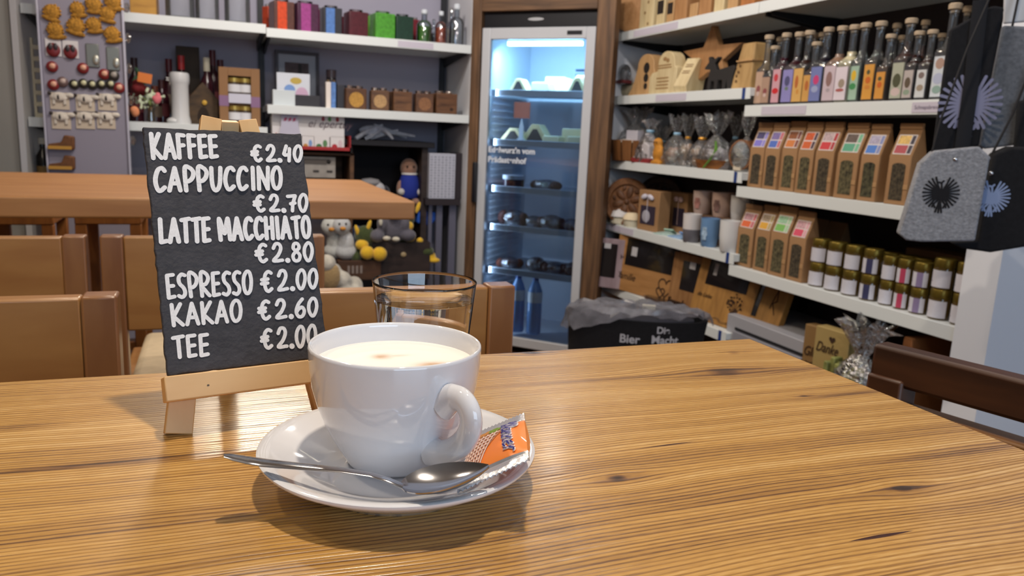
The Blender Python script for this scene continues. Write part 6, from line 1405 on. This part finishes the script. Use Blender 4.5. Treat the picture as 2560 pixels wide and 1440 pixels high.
for i, (px, off, lab) in enumerate(((1735, .03, 'clear film package lying on the lowest shelf before the tree frame'), (1815, .05, 'grey film-wrapped package at the near end of the lowest shelf'))):
    p = at(px, 790, x=XS + off); p.z = ZF + .002
    t = thing('film_package', lab, 'package', p, -PI / 2)
    MB().box(-.10, .10, 0, .20, 0, .012).out('grey_sheet', mat('#5f5d64' if i == 0 else '#46444c', .5, noise=(12, .4)), t, bevel=.003)
    b = MB(); n = 9; vs = [(-.11 + .22 * u / n, .22 * v / n - .01, .016 + random.uniform(0, .016)) for v in range(n + 1) for u in range(n + 1)]
    b.add(vs, [(v * (n + 1) + u, v * (n + 1) + u + 1, (v + 1) * (n + 1) + u + 1, (v + 1) * (n + 1) + u) for v in range(n) for u in range(n)]); b.out('film_wrap', film('#e6e6ea', .18, .1, 1, .4), t)
    if i == 0: MB().box(-.05, -.02, .02, .03, .014, .03).out('orange_tag', mat('#d97a2c', .6), t)
p = at(1632, 752, x=XS - .012)
tag(MB().box(-.085, .085, -.02, .002, ZF - .02, ZF + .012).out('loose_rail', steel_white, None, (XS - .012, p.y, 0), -PI / 2, bevel=.003), 'loose white price rail sticking out before the family frame', 'rail')
# ------------------------------------------------------------------ black felt tub with film cover
def far(px, py, d):
    r = ray(px, py); return CAM + r * (d / math.hypot(r.x, r.y))
TB = far(1590, 803, 3.03); zt_ = far(1590, 803, 2.91).z; RXT, RYT = .275, .125; TRZ = -.53
tub = thing('felt_tub', 'black felt basket with white lettering under crumpled film, before the lowest shelf', 'basket', (TB.x, TB.y, 0), TRZ)
felt_k = mat('#17161a', .95, noise=(120, .3))
b = MB(); b.tf(sc=(RXT / .31, RYT / .31, 1))
b.lathe([(0, 0), (.27, 0), (.30, zt_ - .06), (.31, zt_), (.29, zt_), (.26, .02), (0, .02)], 44).out('basket_body', felt_k, tub)
wt = mat('#b5b4ba', .8)
def tubtext(s, px, py, size, nm='lettering'):
    c_ = bpy.data.curves.new(nm, 'FONT'); c_.body = s; c_.size = size; c_.extrude = .0005; c_.offset = .001; c_.align_x = 'CENTER'
    o_ = bpy.data.objects.new(nm, c_); COL.objects.link(o_); me = bpy.data.meshes.new_from_object(o_.evaluated_get(bpy.context.evaluated_depsgraph_get())); bpy.data.objects.remove(o_)
    M = Matrix.Rotation(-TRZ, 2); k = RXT / RYT; f2 = M @ Vector((CAM.x - TB.x, CAM.y - TB.y)); r = ray(px, py); d2 = M @ Vector((r.x, r.y))
    f2 = Vector((f2.x, f2.y * k)); d2 = Vector((d2.x, d2.y * k)); R_ = RXT * .985
    A = d2.dot(d2); B = 2 * f2.dot(d2); D = B * B - 4 * A * (f2.dot(f2) - R_ * R_); t_ = (-B - math.sqrt(max(D, 0))) / (2 * A)
    q = f2 + d2 * t_; phi = math.atan2(q.y, q.x); zq = CAM.z + r.z * t_
    for v in me.vertices:
        a = phi + v.co.x / R_; rr = R_ + .004 + v.co.z; v.co = Vector((rr * math.cos(a), rr * math.sin(a) / k, zq + v.co.y))
    me.materials.clear(); me.materials.append(wt); o = bpy.data.objects.new(nm, me); COL.objects.link(o); o.parent = tub
tubtext('Bier', 1573, 857, .046); tubtext('Die', 1657, 834, .036); tubtext('Macht.', 1664, 860, .044)
b = MB(); b.tf(sc=(RXT / .31, RYT / .31, 1)); n = 46; prof = [(.330, zt_ - .012), (.325, zt_ + .0), (.31, zt_ + .018), (.26, zt_ + .035), (.17, zt_ + .04), (.08, zt_ + .042)]; vs = []
for i, (r_, z_) in enumerate(prof):
    for k in range(n):
        a = 2 * PI * k / n; sc_ = 1 + .03 * math.sin(7 * a + i) + random.uniform(-.025, .025)
        fr_ = max(0, -math.sin(a)) * (.5 + .5 * math.cos(a)) if i < 2 else 0          # the film is pulled up at the front right
        lf_ = max(0, -math.cos(a)) if i < 2 else 0
        vs.append((r_ * sc_ * math.cos(a), r_ * sc_ * math.sin(a), z_ + random.uniform(-.012, .012) + .075 * fr_ - .06 * lf_ * (1 - i * .5)))
vs.append((0, 0, zt_ + .042)); fs = [(i * n + k, i * n + (k + 1) % n, (i + 1) * n + (k + 1) % n, (i + 1) * n + k) for i in range(len(prof) - 1) for k in range(n)] + [((len(prof) - 1) * n + k, (len(prof) - 1) * n + (k + 1) % n, len(vs) - 1) for k in range(n)]
b.add(vs, fs); b.out('film_cover', mat('#85848c', .2, alpha=.62, noise=(14, .45)), tub, smooth=25)
MB().ell((0, 0, zt_ - .01), (.23, .10, .04), 14).out('filling', mat('#4a4850', .8, noise=(10, .4)), tub)
MB().box(.02, .07, -.06, -.03, zt_ + .036, zt_ + .05).out('paper_slip', mat('#a8a49c', .7), tub)
# ------------------------------------------------------------------ low things under the jar shelf
zc0 = at(1900, 815, x=XS + .02).z
a = at(1812, 840, x=XS + .02); c = at(2008, 840, x=XS + .02); w = (c - a).length; l = (a + c) / 2
t = thing('drawer_cabinet', 'low pale grey drawer cabinet under the jar shelf', 'cabinet', (XS + .03, l.y, 0), -PI / 2)
MB().box(-w / 2, w / 2, 0, .34, 0, zc0).out('carcass', mat('#a3a2a8', .5), t, bevel=.003)
MB().box(-w / 2 + .06, w / 2 - .005, -.004, 0, zc0 - .055, zc0 - .045).out('shadow_gap', mat('#141317', .8), t)
MB().box(-w / 2 + .06, w / 2 - .005, -.012, -.0, .05, zc0 - .060).out('drawer_front', mat('#8f8e96', .5), t, bevel=.002)
for i, (pl, pr, pt, tx, hx, lab, off) in enumerate(((2006, 2046, 812, 'Glück', '#8a6a40', 'kraft card with dark handwriting beside the grey cabinet', .03), (2036, 2112, 822, 'Danke', '#a8905a', 'yellowish kraft card reading thanks, beside the film bouquet', .0))):
    p0, p1 = at(pl, 900, x=XS + off), at(pr, 900, x=XS + off); w = (p1 - p0).length; zt2 = at((pl + pr) / 2, pt, x=XS + off).z
    t = thing('message_card', lab, 'card', (XS + off, (p0.y + p1.y) / 2, .0), rot=(0, 0, -PI / 2 + .1))
    MB().box(-w / 2, w / 2, 0, .05, 0, zt2).out('card_body', mat(hx, .7), t, bevel=.003)
    text('lettering', tx, .05, burn, t, (-w * .44, -.002, zt2 - (.11 if i == 0 else .085)), depth=.0005, shear=.35, sx=.8 if i == 0 else .72)
    if i == 0: text('lettering', 'auf', .04, burn, t, (-w * .34, -.002, zt2 - .15), depth=.0005, shear=.35, sx=.8)
    else:
        b = MB(); b.nrm = Vector((0, -1, 0)); b.add([Vector((u, -.002, v)) for u, v in heart(w * .02, zt2 - .035, .014)[:-1]], [tuple(range(28))]); b.out('heart', burn, t, smooth=0)
p = at(2120, 930, x=XS - .10)
zt3 = at(2120, 800, x=XS - .1).z
t = thing('film_bouquet', 'bundle of yellow-green pieces in clear film beside the front table', 'gift bag', (p.x, p.y, p.z - .22), -PI / 2)
b = MB()
for k in range(9): b.box(-.12 + .016 * k, -.102 + .016 * k, .01 + .012 * (k % 3), .05 + .01 * (k % 2), .0, .255 + random.uniform(-.03, .03) - .012 * abs(k - 3))
b.out('sticks', mat('#86884a', .6, noise=(30, .4)), t, bevel=.004)
cellobag(t, .24, zt3 - p.z + .22, .16, .72, cello2, .8)
tag(MB().box(-.16, .16, -.04, .22, 0, p.z - .222).out('low_stool', oak, None, (p.x, p.y, 0), -PI / 2, bevel=.004), 'low wooden block carrying the film bouquet', 'stool')
a = at(2176, 905, x=XS - .05); c = at(2235, 905, x=XS - .05); zz = at(2200, 838, x=XS - .05).z
tag(MB().box(-(c - a).length / 2, (c - a).length / 2, 0, .2, 0, zz, .03, .0).out('cardboard_box', mat('#7a4a22', .8), None, (XS + .02, (a.y + c.y) / 2 - .02, 0), -PI / 2, bevel=.004), 'tall brown cardboard box behind the dark chair back', 'box')
# ------------------------------------------------------------------ felt bags on a rail
felt = mat('#93949a', .98, noise=(150, .28), bump=(220, .6)); feltd = mat('#17171b', .98, noise=(150, .3)); strap_m = mat('#121218', .8); eagle_d = mat('#141318', .9); eagle_l = mat('#8485a0', .9)
rail = thing('bag_rail', 'black metal rail fixed to the white pillar, carrying the felt bags', 'rail', (1.945, 1.50, 1.93), 0)
MB().tube([(0, 0, 0), (-.62, -.22, 0)], .009, 10).out('bar', black_steel, rail)
MB().box(-.006, 0, -.03, .03, -.04, .04).out('wall_plate', black_steel, rail)
def eagle(par, cx_, cz, s, y, m):
    """heraldic eagle: two fanned wings, body, head, tail and claws as strokes"""
    b = MB(); b.nrm = Vector((0, -1, 0)); L_ = []
    for sd in (-1, 1):
        for k in range(10):
            a = math.radians(74 - 15 * k); z0_ = .16 - .04 * k
            L_.append([(sd * .08, z0_), (sd * (.10 + .42 * math.cos(a)), .04 + .40 * math.sin(a)), (sd * (.14 + .80 * math.cos(a)), .04 + .76 * math.sin(a))])
        L_.append([(sd * .05, -.25), (sd * .30, -.50), (sd * .42, -.46)]); L_.append([(sd * .30, -.50), (sd * .36, -.64)]); L_.append([(sd * .30, -.5), (sd * .22, -.66)])
        L_.append([(sd * .04, -.4), (sd * .16, -.88)])
    L_ += [[(0, .3), (0, -.9)], [(0, .3), (-.04, .52), (-.18, .55)], [(-.04, .52), (.06, .62)], [(.06, .2), (.1, -.2)], [(-.06, .2), (-.1, -.2)]]
    b.ribbon([[(u * .55, v) for u, v in l] for l in L_], .085 * s, lambda u, v: Vector((cx_ + u * s * 1.5, y, cz + v * s)))
    return b.out('eagle_emblem', m, par, smooth=0)
def bag(loc, rz, outline, dep, m, lab, cat='bag', emb=None, tilt=0.0, strap=None, stud=None, seams=True):
    t = thing('felt_bag', lab, cat, loc, rot=(tilt, 0, rz))
    MB().prism(outline, -dep / 2, dep / 2).out('bag_body', m, t, bevel=min(.012, dep * .3), segs=3)
    if emb: eagle(t, emb[0], emb[1], emb[2], -dep / 2 - .0012, emb[3])
    if strap: MB().tube(strap, .007, 8, .35).out('strap', strap_m, t)
    if stud: MB().ell((stud[0], -dep / 2 - .001, stud[1]), (.005, .004, .005), 10).out('snap_button', mat('#d9d9dd', .15, metal=1), t)
    return t
# corner points of each bag are taken where it hangs
def bagpts(pts, d0, slope):
    """pixels on the bag face -> coordinates in its own hanging plane"""
    nrm = Vector((math.cos(slope), math.sin(slope), 0)); out = []
    for px, py in pts:
        r = ray(px, py); tt = (d0 - CAM.dot(nrm)) / r.dot(nrm); out.append(CAM + tt * r)
    return out
def place_bag(pix, d0, ang, dep, m, lab, embpx=None, strap_px=None, stud_px=None, esz=.1, em=None):
    P = bagpts(pix, d0, ang); o = sum(P, Vector()) / len(P); ux = Vector((math.sin(ang), -math.cos(ang), 0))
    def loc(p): d = p - o; return d.dot(ux), d.z
    rz = math.atan2(ux.y, ux.x)
    E = None
    if embpx: e = loc(bagpts([embpx], d0, ang)[0]); E = (e[0], e[1], esz, em)
    st_ = [Vector((loc(q)[0], -.002 + .004 * i, loc(q)[1])) for i, q in enumerate(bagpts(strap_px, d0, ang))] if strap_px else None
    sd = loc(bagpts([stud_px], d0, ang)[0]) if stud_px else None
    return bag(o, rz, [loc(p) for p in P], dep, m, lab, emb=E, strap=st_, stud=sd)
A_ = math.radians(50)
place_bag([(2243, 583), (2262, 598), (2300, 602), (2432, 600), (2468, 400), (2473, 395), (2442, 366), (2330, 377), (2296, 408)], 1.985, A_, .05, felt, 'light grey felt shoulder bag with a black eagle, hanging in front', (2347, 483), [(2330, 380), (2352, 300), (2420, 120), (2500, -60)], (2383, 398), .046, eagle_d)
place_bag([(2330, 382), (2446, 366), (2500, 60), (2510, 20), (2480, 15), (2372, 76)], 2.12, A_, .02, feltd, 'tall black felt bag with a pale eagle hanging behind the light grey bag', (2422, 262), [(2400, 80), (2440, 20), (2490, -60)], None, .082, eagle_l)
bb = bagpts([(2452, 0), (2432, 180), (2405, 376)], 2.105, A_)
tag(MB().tube([bb[0], bb[1], bb[2]], .016, 8, .15, up=(math.cos(A_), math.sin(A_), 0)).out('bag_strap', strap_m), 'wide black strap hanging over the pale eagle of the black felt bag', 'strap')
place_bag([(2446, 366), (2462, 372), (2560, 360), (2620, 70), (2505, 64)], 2.17, A_, .02, mat('#6f7279', .98, noise=(150, .25)), 'mid grey felt bag behind the black one', None, [(2530, 66), (2545, 0), (2560, -60)])
place_bag([(2372, 604), (2400, 618), (2470, 628), (2640, 600), (2640, 370), (2520, 366), (2476, 384), (2440, 600)], 2.04, A_, .06, feltd, 'black felt shoulder bag with a pale eagle behind the light grey bag', (2470, 492), [(2480, 384), (2530, 290), (2575, 180), (2620, -60)], (2470, 432), .046, mat('#8c9cc0', .9))
place_bag([(2532, 400), (2600, 400), (2660, 250), (2545, 250)], 2.14, A_, .03, feltd, 'black felt pouch at the right picture edge between grey and black bags', None, [(2560, 252), (2600, 100), (2640, -60)])
place_bag([(2508, 60), (2620, 50), (2630, -60), (2512, -60)], 2.20, A_, .012, mat('#c9cbd0', .6), 'white packet with a yellow band above the grey felt bag', None)
